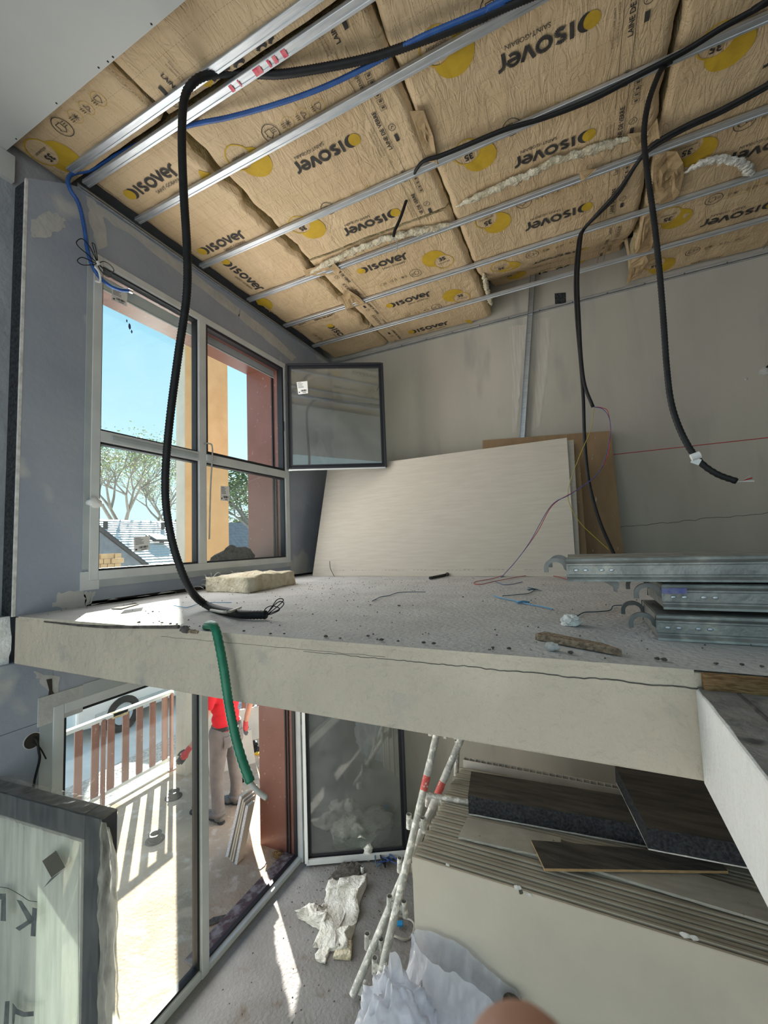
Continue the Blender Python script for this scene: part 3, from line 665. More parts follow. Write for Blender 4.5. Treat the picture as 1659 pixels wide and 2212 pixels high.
# ---- printed marks. Text is laid flat on the paper, seen from below
def text_mesh(s, size=1.0, bold=0.0, sx=1.0, align='LEFT'):
    c = bpy.data.curves.new('txt', 'FONT'); c.body = s; c.size = size; c.offset = bold; c.align_x = align; c.resolution_u = 3
    ob = bpy.data.objects.new('txt', c); COL.objects.link(ob)
    bpy.context.view_layer.update()
    dg = bpy.context.evaluated_depsgraph_get()
    me = bpy.data.meshes.new_from_object(ob.evaluated_get(dg))
    vs = [(v.co.x*sx, v.co.y) for v in me.vertices]; fs = [tuple(p.vertices) for p in me.polygons]
    bpy.data.objects.remove(ob, do_unlink=True); bpy.data.curves.remove(c); bpy.data.meshes.remove(me)
    return vs, fs
TX = {}
def text(s, bold=0.0):
    k = (s, bold)
    if k not in TX:
        vs, fs = text_mesh(s, 1.0, bold)
        xs = [v[0] for v in vs]; ys = [v[1] for v in vs]
        TX[k] = (vs, fs, min(xs), max(xs), min(ys), max(ys))
    return TX[k]
class Flat:
    """2-D print in local u (reading direction), v (up); mapped onto the paper"""
    def __init__(s): s.v = []; s.f = []
    def add(s, vs, fs): o = len(s.v); s.v += vs; s.f += [tuple(i+o for i in f) for f in fs]
    def txt(s, string, u, v, width=None, height=None, rot=0, bold=0.0):
        vs, fs, x0, x1, y0, y1 = text(string, bold)
        k = (width/(x1-x0)) if width else height/(y1-y0)
        ky = height/(y1-y0) if height else k
        c, sn = math.cos(rot), math.sin(rot)
        s.add([(u+(a-x0)*k*c-(b-y0)*ky*sn, v+(a-x0)*k*sn+(b-y0)*ky*c) for a, b in vs], fs)
    def rect(s, u0, v0, u1, v1): s.add([(u0,v0),(u1,v0),(u1,v1),(u0,v1)], [(0,1,2,3)])
    def ringr(s, u, v, r, wd, a0=0, a1=2*math.pi, n=40):
        vs = []
        for i in range(n+1):
            a = a0+(a1-a0)*i/n
            vs += [(u+r*math.cos(a), v+r*math.sin(a)), (u+(r-wd)*math.cos(a), v+(r-wd)*math.sin(a))]
        s.add(vs, [(2*i, 2*i+1, 2*i+3, 2*i+2) for i in range(n)])
    def disc(s, u, v, r, n=40): s.add([(u, v)]+[(u+r*math.cos(2*math.pi*i/n), v+r*math.sin(2*math.pi*i/n)) for i in range(n)], [(0, 1+i, 1+(i+1) % n) for i in range(n)])
    def lune(s, u, v, r, u2, v2, r2, n=48):       # disc minus second disc (crescent)
        d = math.hypot(u2-u, v2-v); th = math.atan2(v2-v, u2-u)
        ca = (r*r+d*d-r2*r2)/(2*r*d); a = math.acos(max(-1, min(1, ca)))
        cb = (r2*r2+d*d-r*r)/(2*r2*d); b = math.acos(max(-1, min(1, cb)))
        vs = []
        for i in range(n+1):
            t = i/n; p = th+a+(2*math.pi-2*a)*t; q = th+math.pi-b+2*b*t
            # outer arc from +a round to -a; inner arc of second disc
            q = th+math.pi-b+2*b*t
            vs += [(u+r*math.cos(p), v+r*math.sin(p)), (u2+r2*math.cos(q), v2+r2*math.sin(q))]
        s.add(vs, [(2*i, 2*i+1, 2*i+3, 2*i+2) for i in range(n)])
    def seg(s, a, b, wd):
        dx, dy = b[0]-a[0], b[1]-a[1]; L = math.hypot(dx, dy) or 1; nx, ny = -dy/L*wd/2, dx/L*wd/2
        s.add([(a[0]+nx,a[1]+ny),(a[0]-nx,a[1]-ny),(b[0]-nx,b[1]-ny),(b[0]+nx,b[1]+ny)], [(0,1,2,3)])
    def poly(s, pts, wd):
        for a, b in zip(pts, pts[1:]): s.seg(a, b, wd)
def logo(bk, ye, u, v, L=0.345, hgt=0.072):
    """moon then wordmark; u,v = centre of the moon"""
    ye.disc(u, v, 0.036); bk.lune(u+0.022, v-0.002, 0.038, u, v, 0.0375)
    st = hgt*0.25; x = u+0.075; b = v-hgt/2; t = v+hgt/2; w_ = (L-0.0)/6.1
    bk.rect(x, b, x+st, t); x += st+w_*0.28
    # S from arcs
    r = hgt*0.29; wS = w_*0.80
    pts = []
    for i in range(13):
        a = math.radians(30+240*i/12); pts.append((x+wS/2+wS/2*0.9*math.cos(a), t-r+ (r-st/2)*math.sin(a)))
    for i in range(13):
        a = math.radians(90-240*i/12); pts.append((x+wS/2+wS/2*0.9*math.cos(a), b+r+(r-st/2)*math.sin(a)))
    bk.poly(pts, st); x += wS+w_*0.26
    O = []
    for i in range(33):
        a = 2*math.pi*i/32; O.append((x+w_*0.62+w_*0.54*math.cos(a), v+(hgt/2-st/2)*math.sin(a)))
    bk.poly(O, st); x += w_*1.42
    bk.poly([(x, t), (x+w_*0.5, b+st*0.3), (x+w_*1.0, t)], st); x += w_*1.16
    E_ = [(x+st*.3, v), (x+w_*1.0, v)]
    for i in range(25):
        a = math.radians(0+305*i/24); E_.append((x+w_*0.52+w_*0.48*math.cos(a), v+(hgt/2-st/2)*math.sin(a)))
    bk.poly(E_, st*0.9); x += w_*1.28
    rr = [(x, b-st*0.5), (x, v)]
    for i in range(9):
        a = math.radians(180-95*i/8); rr.append((x+w_*0.52+w_*0.52*math.cos(a), v+(hgt/2-st/2)*math.sin(a)))
    bk.poly(rr, st)
    bk.txt('SAINT-GOBAIN', u+0.17, b-0.040, height=0.021)
def house_icon(bk, u, v, r=0.052):
    bk.ringr(u, v, r, 0.004)
    bk.poly([(u-.008,v-.022),(u+.026,v-.022),(u+.026,v+.006),(u+.033,v+.006),(u+.009,v+.026),(u-.015,v+.006),(u-.008,v+.006),(u-.008,v-.022)], 0.0035)
    for k in range(3): bk.rect(u-.04, v-.02+k*.011, u-.015, v-.017+k*.011)
def small_icon(bk, ye, u, v, k):
    ye.ringr(u, v, 0.036, 0.002)
    if k == 0:
        for i in range(4): a = math.pi*i/4; bk.seg((u-.018*math.cos(a), v-.018*math.sin(a)), (u+.018*math.cos(a), v+.018*math.sin(a)), .003)
    elif k == 1: bk.poly([(u-.018,v-.006),(u-.008,v-.006),(u+.004,v-.018),(u+.004,v+.018),(u-.008,v+.006),(u-.018,v+.006),(u-.018,v-.006)], .003)
    else: bk.poly([(u-.016,v-.016),(u+.016,v-.016),(u+.016,v),(u,v+.018),(u-.016,v),(u-.016,v-.016)], .003)
    for j in range(3): bk.rect(u+.02, v-.012+j*.01, u+.042, v-.009+j*.01)
def tile(bk, ye, th):
    """one 0.6 m print repeat. u runs in the reading direction of the wordmark, v up; origin at the moon"""
    logo(bk, ye, 0.0, 0.0)
    ye.lune(0.60, -0.15, 0.098, 0.665, -0.22, 0.083); ye.ringr(0.665, -0.22, 0.083, 0.007)
    bk.txt('ISOCONFORT', 0.615, -0.235, width=0.10, bold=.01); bk.txt('35', 0.635, -0.205, height=0.042, bold=.03)
    house_icon(bk, 0.40, -0.25)
    for k in range(3): small_icon(th, ye, 0.28-0.10*k, -0.25, k)
    # side band, reading across
    x = -0.13
    for dx in (0.0, -0.055): th.rect(x+dx, -0.42, x+dx+0.0022, 0.17)
    bk.txt('LAINE DE VERRE', x-0.046, 0.15, height=0.024, rot=-math.pi/2, bold=.02)
    th.txt('Entièrement recyclable, contient', x+0.030, 0.17, height=0.012, rot=-math.pi/2)
    th.txt('en moyenne 50 % de verre recyclé', x+0.012, 0.17, height=0.012, rot=-math.pi/2)
    bk.txt('Lanaé', x-0.047, -0.20, height=0.026, rot=-math.pi/2)
    for i in range(6):
        a = -0.10-0.034*i
        for p0, p1 in (((x-.11,a),(x-.078,a)), ((x-.078,a),(x-.078,a+.024)), ((x-.078,a+.024),(x-.11,a+.024)), ((x-.11,a+.024),(x-.11,a))): th.seg(p0, p1, .0022)
        th.rect(x-.104, a+.006, x-.088, a+.016)
    bk.ringr(x-.094, 0.03, 0.021, .003); bk.poly([(x-.102,.03),(x-.095,.022),(x-.084,.04)], .003)
    bk.rect(x-.105, 0.075, x-.085, 0.12)
def lay(parent, fl, name, m, O, ang, clip, dz):
    """ang = world angle of reading direction; seen from below so v is u turned clockwise"""
    c, s = math.cos(ang), math.sin(ang); mb = MB(); vs = []
    for (u, v) in fl.v: vs.append((O[0]+u*c+v*s, O[1]+u*s-v*c))
    keep = []
    for f in fl.f:
        cx = sum(vs[i][0] for i in f)/len(f); cy = sum(vs[i][1] for i in f)/len(f)
        if clip[0] < cx < clip[1] and clip[2] < cy < clip[3]: keep.append(f)
    if not keep: return
    used = sorted({i for f in keep for i in f}); mp = {i: k for k, i in enumerate(used)}
    mb.v = [Vector((vs[i][0], vs[i][1], hk(*vs[i])-dz)) for i in used]; mb.f = [tuple(mp[i] for i in f) for f in keep]
    mb.build(name, m, parent, fixn=False)['kind'] = 'stuff'
def printed(key, O, ang, clip):
    bk, ye, th = Flat(), Flat(), Flat(); tile(bk, ye, th)
    lay(B[key], ye, 'yellow_print', M['yellowink'], O, ang, clip, 0.0025)
    lay(B[key], bk, 'black_print', M['ink'], O, ang, clip, 0.0040); lay(B[key], th, 'fine_print', M['inkthin'], O, ang, clip, 0.0040)
PI = math.pi
for k in range(-1, 5):                                  # middle columns: wordmark reads toward -x
    printed('2', (0.21, 1.97+0.59*k), PI, (-0.64, 0.545, 1.47, 4.32))
    printed('3', (1.42, 1.95+0.595*k+0.01), PI, (0.60, 1.76, 1.47, 4.29))
for k in range(-1, 2): printed('1', (-1.02, 1.97+0.59*k), PI, (-1.84, -0.68, 1.47, 2.66))
for k in range(0, 3): printed('1r', (-1.53, 3.0+0.585*k), 0, (-1.85, -0.68, 2.72, 4.27))
printed('0', (-2.50, 1.62), 0, (-2.62, -1.93, 1.47, 1.80)); printed('0', (-2.52, 2.21), 0, (-2.62, -1.93, 1.80, 2.29))
printed('0', (-2.45, 2.38), PI/2, (-2.62, -1.93, 2.30, 3.30)); printed('0', (-2.24, 3.62), PI/2, (-2.62, -1.93, 3.30, 3.85))
for k in (0, 1): printed('f1', (-1.53+1.21*k, 1.40), 0, (-1.84, 1.1, 1.0, 1.39))
printed('f0', (-2.0, 1.43), PI, (-2.93, -1.93, 1.0, 1.39))

# ---- ceiling rails
def rail(y, label, x0=-2.645, x1=3.2, w_=0.046, h=0.020, z=ZC, name='ceiling_rail'):
    mb = MB(); a = w_/2
    prof = [(-a, h), (-a, 0.002), (-a+.002, 0), (-.010, 0), (-.008, .003), (.008, .003), (.010, 0), (a-.002, 0), (a, .002), (a, h), (a-.006, h), (a-.006, h-.0012), (a-.0014, h-.0012), (a-.0014, .0035), (-a+.0014, .0035), (-a+.0014, h-.0012), (-a+.006, h-.0012), (-a+.006, h)]
    mb.prism([(x0, y+p, z+q) for p, q in prof], (x1-x0, 0, 0))
    return tag(mb.build(name, M['steel'], origin=(x0, y, z)), label, 'metal rail', 'ceiling rails')
names = ['first ceiling rail, nearest the white ceiling board', 'second ceiling rail, marked with pink paint', 'third ceiling rail, below the blue conduit', 'fourth ceiling rail, carrying the bundle of black cables',
         'fifth ceiling rail, under the torn strip of white wool', 'sixth ceiling rail, third from the back wall', 'seventh ceiling rail, nearest but one to the back wall track']
rails = [rail(y, n) for y, n in zip((1.345, 1.435, 1.77, 2.31, 2.845, 3.37, 3.885), names)]
rails[0].location.z += 0.014
for i, (a, b, L_) in enumerate([(500,190,.02),(560,158,.045),(598,135,.02),(616,119,.025),(523,188,.008),(583,140,.012)]):
    p = onZ(a, b, ZC-0.001)
    MB().box((p.x-L_/2, 1.418, ZC-0.0018), (p.x+L_/2, 1.45, ZC-0.0002)).build('pink_paint_mark', M['pink'], rails[1], bevel=0.0005)

# ---- torn wool strips and paper flaps
def woolstrip(lst, r, label, z=5.398, group=None, m='wool', amp=.6):
    P = [onZ(a, b, z) for a, b in lst]
    mb = MB(); mb.tube(P, r, 12, 10, corr=0.008, rf=lambda t, a: (0.75+amp*noise.noise(Vector((t*30, math.cos(a)*1.5, math.sin(a)*1.5+r*90))))*(0.25+0.75*min(1, 8*t, 8*(1-t))))
    for v in mb.v: v.z = z+(v.z-z)*0.55
    return tag(mb.build('wool_strip', M[m], smooth=True), label, 'insulation')
woolstrip([(985,447),(1060,412),(1130,382),(1190,352),(1260,330),(1330,308),(1395,292)], 0.037, 'long torn strip of white glass wool above the fifth rail, at the right', m='woolcream')
woolstrip([(665,592),(720,562),(800,527),(880,505),(985,482)], 0.040, 'long torn strip of cream glass wool above the fifth rail, at the left', m='woolcream')
woolstrip([(1478,374),(1520,350),(1565,344),(1605,355),(1625,380)], 0.036, 'arched tuft of white glass wool on the right hand batt')
woolstrip([(1045,590),(1052,625),(1062,660)], 0.03, 'small tuft of glass wool at the end of the batt near the steel stud', z=5.43, m='woolcream')
def flap(lst, z, label, th=0.0012, curl=0.03):
    P = [onZ(a, b, z) for a, b in lst]; c = sum(P, Vector())/len(P); mb = MB(); n = len(P); ring = []
    K = 5
    vs = [c+V(0,0,-curl*0.2)]
    for k in range(1, K+1):
        for p in P:
            q = c.lerp(p, k/K); vs.append(Vector((q.x, q.y, q.z+curl*0.6*noise.noise(Vector((q.x*14, q.y*14, z)))-curl*0.4*abs(noise.noise(Vector((q.x*30, q.y*22, 3)))))))
    fs = [(0, 1+i, 1+(i+1) % n) for i in range(n)]
    for k in range(K-1):
        for i in range(n):
            a = 1+k*n+i; b = 1+k*n+(i+1) % n; fs.append((a, b, b+n, a+n))
    mb.add(vs, fs); return tag(mb.build('paper_flap', M['kraftflap'], solid=th, fixn=False), label, 'paper flap')
flap([(1412,345),(1440,325),(1462,322),(1475,345),(1478,375),(1468,410),(1455,432),(1425,440),(1408,425),(1410,385)], 5.395, 'large crumpled kraft flap behind the thick hanging cable', curl=.05)
flap([(1250,372),(1290,362),(1262,388),(1255,392)], 5.385, 'small pointed kraft flap folded over the fifth rail')
flap([(1392,470),(1410,462),(1416,500),(1405,540),(1372,548),(1382,500)], 5.395, 'crumpled kraft flap between the sixth and seventh rails', curl=.05)
flap([(1352,612),(1362,570),(1395,555),(1400,562),(1385,590),(1362,600)], 5.375, 'torn kraft flap hanging beside the back wall track', curl=.06)
flap([(655,585),(720,565),(735,580),(730,592),(660,597)], 5.392, 'folded kraft edge over the fifth rail at the left', curl=.03)
flap([(1355,290),(1400,282),(1420,255),(1425,295),(1405,318),(1370,320)], 5.395, 'crumpled kraft edge where the cable pair crosses the fifth rail', curl=.05)
flap([(735,640),(752,625),(775,640),(790,655),(770,665),(748,668)], 5.39, 'wrinkled kraft seam on the batt above the casement', curl=.04)
flap([(885,240),(915,235),(935,290),(950,360),(925,350),(905,300)], 5.40, 'wrinkled kraft seam where the cable drops through the fourth rail', curl=.03)
# dark torn slit edges (brown card) beside the window batt
# ---- cables and conduits
def cable(name, pts, r, m, label, cat='cable', seg=10, n=8, corr=0):
    return tag(MB().tube(pts, r, seg, n, corr=corr).build(name, M[m], smooth=True), label, cat)
c1 = [onZ(1185,-25,5.372), onZ(1040,38,5.37), onZ(900,92,5.37), onZ(800,125,5.37), onZ(700,146,5.37), onZ(610,160,5.385), onZ(560,160,5.415), onZ(500,158,5.43), onZ(450,162,5.40)]
c1 += [onY(418,178,1.30), onY(398,215,1.285), onY(393,300,1.28), onY(397,420,1.28), onY(404,540,1.29), onY(403,640,1.30), onY(386,760,1.31), onY(370,880,1.32), onY(360,980,1.34), onY(357,1060,1.36), onY(364,1130,1.38), onY(382,1205,1.41), onY(412,1275,1.45), onZ(450,1309,2.803), onZ(515,1326,2.803), onZ(575,1328,2.803)]
c1 = [c1[0]+(c1[0]-c1[2]).normalized()*2.2]+c1
t = thing('hanging_conduit', 'thick black corrugated conduit hanging in front of the window to the floor', 'cable', c1[-1])
MB().tube(c1, 0.0195, 12, 8, corr=0.006).build('conduit', M['blackrib'], t, smooth=True)
for lp in ([(577,1327),(590,1318),(605,1305),(612,1297),(608,1293),(598,1296),(588,1310),(577,1325)], [(577,1327),(600,1318),(613,1305),(606,1299),(594,1306),(580,1322)], [(575,1326),(572,1317),(584,1309),(600,1312),(603,1318),(590,1325),(580,1328)]):
    MB().tube([onY(a, b, c1[-1].y) for a, b in lp], 0.0022, 5, 8).build('wire_end', M['black'], t)
MB().tube([onZ(455,1318,2.800), onZ(490,1322,2.83), onZ(520,1312,2.81)], 0.006, 6, 6).build('tape_tab', M['greytube'], t)
c2 = [onZ(1150,-30,5.372), onZ(1090,5,5.372), onZ(1000,42,5.37), onZ(900,85,5.368), onZ(800,140,5.365), onZ(700,188,5.365), onZ(600,224,5.37), onZ(500,252,5.38), onZ(440,264,5.39), onZ(405,272,5.425), onZ(350,288,5.435), onZ(262,330,5.435), onZ(200,365,5.43), onX(160,374,-2.64), onX(147,388,-2.64), onX(152,410,-2.635), onX(170,440,-2.63), onX(182,490,-2.63), onX(190,545,-2.62), onX(205,585,-2.61), onX(230,612,-2.60), onX(256,625,-2.60), onX(279,628,-2.60)]
c2 = [c2[0]+(c2[0]-c2[2]).normalized()*2.2]+c2
t = thing('blue_conduit', 'blue corrugated conduit running along the ceiling and down the wall corner', 'cable', c2[-1])
MB().tube(c2, 0.0125, 10, 8, corr=0.006).build('conduit', M['bluecon'], t, smooth=True)
MB().pipe(c2[-1]-V(0,.005,0), c2[-1]+V(0,.02,.003), 0.013, 0.010).build('conduit_mouth', M['mirror'], t)
cw = onX(212,590,-2.59)
MB().tube([cw+V(0,-.02,.03), cw+V(.01,.0,.0), cw+V(.005,.01,-.05), cw+V(0,-.015,-.06)], 0.006, 6, 5).build('tape_tab', M['paper'], t)
# coiled black wire tied to it
base = onX(211,569,-2.60)
t = thing('coiled_wire', 'coil of thin black wire tied to the blue conduit in the wall corner', 'cable', base)
for k, tgt in enumerate([[(190,550),(172,535),(165,523),(178,516),(195,535)], [(198,572),(178,572),(167,563),(178,556),(199,565)], [(225,565),(240,574),(246,585),(236,588),(222,578)], [(222,580),(236,592),(240,598),(230,597),(216,582)], [(203,540),(199,525),(205,530),(210,555)]]):
    MB().tube([base]+[onX(a, b, -2.60+0.01*(k % 2)) for a, b in tgt]+[base], 0.0028, 6, 7).build('wire_loop', M['black'], t)
MB().ball(base, 0.012, 0.012, 0.016).build('tie', M['paper'], t)
# bundle of black cables on the fourth rail
for k, (dy, r, lb) in enumerate([(0, .010, 'thicker black cable of the bundle above the fourth rail'), (5, .008, 'thinner black cable of the bundle above the fourth rail')]):
    P = [onZ(1740,-50+dy,5.375), onZ(1659,3+dy,5.372), onZ(1560,58+dy,5.372), onZ(1480,108+dy,5.372), onZ(1380,160+dy,5.373), onZ(1280,212+dy,5.372), onZ(1180,252+dy*.7,5.372), onZ(1090,279+dy*.7,5.373), onZ(1010,312+dy*.6,5.372), onZ(950,336+dy*.6,5.375), onZ(915,348,5.382)]
    if k == 0: P += [onZ(896,372,5.395), onY(889,395,2.48), onY(880,425,2.50), onY(866,468,2.52), onY(853,498,2.53), onY(850,512,2.54)]
    P = [P[0]+(P[0]-P[2]).normalized()*1.9]+P
    cable('ceiling_cable', P, r, 'black', lb, n=6)
p = onY(852,512,2.54)
t = tag(MB().tube([p, p+V(-.03,0,-.03), p+V(-.02,.02,-.09), p+V(.02,0,-.07), p+V(0,0,-.01)], 0.002, 5, 6).tube([p, p+V(.02,0,-.04), p+V(.01,.01,-.10), p+V(-.03,0,-.10)], 0.002, 5, 6).build('bare_wires', M['greytube']), 'loose grey wire ends hanging below the torn wool', 'wire')
# thick hanging cable with label
c5 = [onZ(1452,130,5.374), onZ(1432,146,5.372), onY(1418,172,2.24), onY(1400,225,2.22), onY(1391,290,2.215), onY(1398,370,2.21), onY(1412,470,2.21), onY(1424,580,2.21), onY(1433,690,2.205), onY(1440,790,2.20), onY(1450,870,2.19), onY(1472,935,2.18), onY(1505,990,2.17), onY(1545,1022,2.16), onY(1592,1040,2.15)]
t = thing('labelled_cable', 'thick black cable hanging at the right with a white tag near its end', 'cable', c5[-1])
MB().tube(c5, 0.0135, 10, 8, corr=0.007).build('conduit', M['blackrib'], t, smooth=True)
for k, (dx, dz, m) in enumerate([(.05,.01,'red'),(.055,-.004,'paper'),(.045,.018,'greytube')]):
    MB().tube([c5[-1], c5[-1]+V(.02,0,dz*.2), c5[-1]+V(dx,0,dz)], 0.0025, 5, 4).build('wire_end', M[m], t)
p = onY(1503,990,2.155)
MB().obox(p+V(0,0,-.012), 0.032, 0.002, 0.026, Matrix.Rotation(0.5, 3, 'Y')).build('tag', M['paper'], t)
MB().tube([p+V(-.016,.0,.004), p+V(.016,.0,.014)], 0.0155, 10).build('tag_band', M['paper'], t)
# cable pair over the fifth rail
def pair(off, label, tail):
    P = [onZ(1760,120+off,5.378), onZ(1659,181+off,5.376), onZ(1560,235+off,5.374), onZ(1480,272+off,5.374), onZ(1410,312+off,5.374), onZ(1378,350,5.378), onZ(1335,412+off,5.376), onZ(1290,462+off*.5,5.372), onZ(1262,494,5.368)]
    P = [P[0]+(P[0]-P[2]).normalized()*1.6]+P
    P += tail; return cable('ceiling_cable', P, 0.0115, 'blackrib', label, n=6)
pair(0, 'black cable of the hanging pair that reaches the floor behind the planks', [onY(1250,520,3.28), onY(1243,600,3.27), onY(1246,690,3.27), onY(1254,780,3.27), onY(1260,860,3.28), onY(1263,950,3.29), onY(1272,1040,3.30), onY(1295,1125,3.31), onY(1330,1205,3.32)])
pairend = onY(1281,879,3.24)
pair(7, 'black cable of the hanging pair that ends in red wires', [onY(1254,522,3.25), onY(1248,600,3.24), onY(1251,690,3.24), onY(1256,780,3.24), onY(1264,835,3.24), pairend])
def wire(lst, r, m, label, depth):
    P = [depth(a, b) for a, b in lst]; return tag(MB().tube(P, r, 5, 6).build('loose_wire', M[m]), label, 'wire')
yy = lambda a, b: onY(a, b, 3.22)
wire([(1281,879),(1300,881),(1313,890),(1318,930),(1312,985),(1285,1030),(1240,1062),(1193,1092),(1160,1150),(1120,1205),(1085,1245)], 0.0028, 'red', 'red wire sagging across the leaning boards from the cable end', yy)
wire([(1281,879),(1302,884),(1316,905),(1317,945),(1295,1018),(1235,1066),(1190,1093),(1145,1170),(1112,1215),(1082,1248)], 0.0026, 'bluewire', 'dark blue wire sagging across the leaning boards from the cable end', lambda a, b: onY(a, b, 3.20))
wire([(1283,882),(1275,930),(1252,985),(1232,1040),(1228,1080),(1250,1125),(1285,1160),(1315,1187)], 0.0024, 'yellowwire', 'thin yellow green wire hanging over the board ends', yy)
# second tier: blue conduit beside it and socket cable below
so_ = onX(70,1600,XL)
sk = thing('wall_socket_hole', 'round open socket hole with black wires in the lower wall', 'socket', so_)
MB().tube([so_+V(-.02,0,0), so_+V(.003,0,0)], 0.038, 20).build('hole', M['dark'], sk)
MB().pipe(so_+V(-.002,0,0), so_+V(.003,0,0), 0.042, 0.036, 20).build('rim', M['compound'], sk)
MB().tube([so_+V(-.01,0,.02), so_+V(.02,.01,0), so_+V(.03,.015,-.05), so_+V(.03,.02,-.10), so_+V(.02,.005,-.2), so_+V(.015,0,-.30)], 0.006, 8, 6).build('wire', M['black'], sk)
MB().tube([so_+V(.02,-.01,.0), so_+V(.03,.02,-.04), so_+V(.03,.05,-.11)], 0.004, 6, 5).build('wire', M['black'], sk)
# green conduit over the slab edge
g = [onY(446,1354,1.20), onY(452,1350,1.15), onY(464,1356,1.115), onY(474,1395,1.105), onY(484,1450,1.10), onY(494,1520,1.10), onY(508,1590,1.10), onY(524,1645,1.10), onY(541,1690,1.10)]
t = thing('green_conduit', 'green corrugated conduit drooping over the mezzanine edge', 'cable', g[0])
MB().tube(g, 0.0165, 14, 8, corr=0.0055).build('conduit', M['greencon'], t, smooth=True)
MB().tube([onY(539,1688,1.10), onY(550,1702,1.10), onY(562,1714,1.10), onY(576,1724,1.10)], 0.0085, 10, 6).build('inner_tube', M['greytube'], t, smooth=True)
# steel stud standing against the back wall
a = onY(1127,958,4.295); b = onY(1151,588,4.295)
d = (b-a).normalized(); R_ = Matrix((d.cross(V(0,1,0)).normalized()*-1, V(0,1,0), d)).transposed()
sx = MB(); L_ = (b-a).length+1.2; cc = a+d*(L_/2-1.2)
sx.obox(cc+V(0,.018,0), .048, .0015, L_, R_); sx.obox(cc+R_ @ V(-.0235,0,0), .0015, .036, L_, R_); sx.obox(cc+R_ @ V(.0235,0,0), .0015, .036, L_, R_)
tag(sx.build('steel_stud', M['steel']), 'upright galvanised steel stud leaning on the back wall', 'metal stud')
# ================================================================== MEZZANINE THINGS
def onP(px, py, p0, n):
    d = ray(px, py); n = Vector(n); return CAM + d*((Vector(p0)-CAM).dot(n)/d.dot(n))
def sheet(name, a, b, up, th, m, label, cat='board', group=None):
    a = Vector(a); b = Vector(b); up = Vector(up); n = (b-a).cross(up).normalized()*th
    return tag(MB().prism([a, b, b+up, a+up], -n).build(name, M[m], bevel=0.0015), label, cat, group)
gb = 'boards leaning on the back wall'
wb = sheet('plasterboard', (-2.49,3.545,ZM+.001), (-0.03,3.485,ZM+.001), (0.0,0.335,1.15), 0.0125, 'plasterbd', 'large cream plasterboard leaning in front of the others on the back wall', group=gb)
# faint printed line along the foot of the board
pr = MB(); random.seed(4)
for i in range(60):
    if i % 9 in (7, 8): continue
    x = -2.35+i*0.036; y = 3.545-0.06*(x+2.49)/2.46+0.018
    pr.box((x, y-0.0035, ZM+0.045), (x+0.022, y-0.0015, ZM+0.045+random.uniform(.010,.016)))
po = pr.build('edge_print', mat('faint_board_print', (0.42, 0.39, 0.35), rough=0.9), wb); po['kind'] = 'stuff'
sheet('plasterboard', (-2.45,3.60,ZM+.001), (0.0,3.545,ZM+.001), (0.02,0.32,1.135), 0.0125, 'plasterbd', 'second cream plasterboard, showing only its right edge', group=gb)
sheet('plasterboard', (-2.40,3.68,ZM+.001), (0.055,3.625,ZM+.001), (0.0,0.30,1.11), 0.0125, 'cardboard', 'third board in the leaning row, with a brown paper back', group=gb)
bb = tag(MB().prism([V(-0.85,3.97,ZM+.001), V(0.335,3.95,ZM+.001), V(0.335,4.245,4.035), V(-0.83,4.265,4.115)], (0,.012,0)).build('brown_board', M['cardboard'], bevel=.0015), 'brown board standing at the back of the leaning row', 'board', gb)
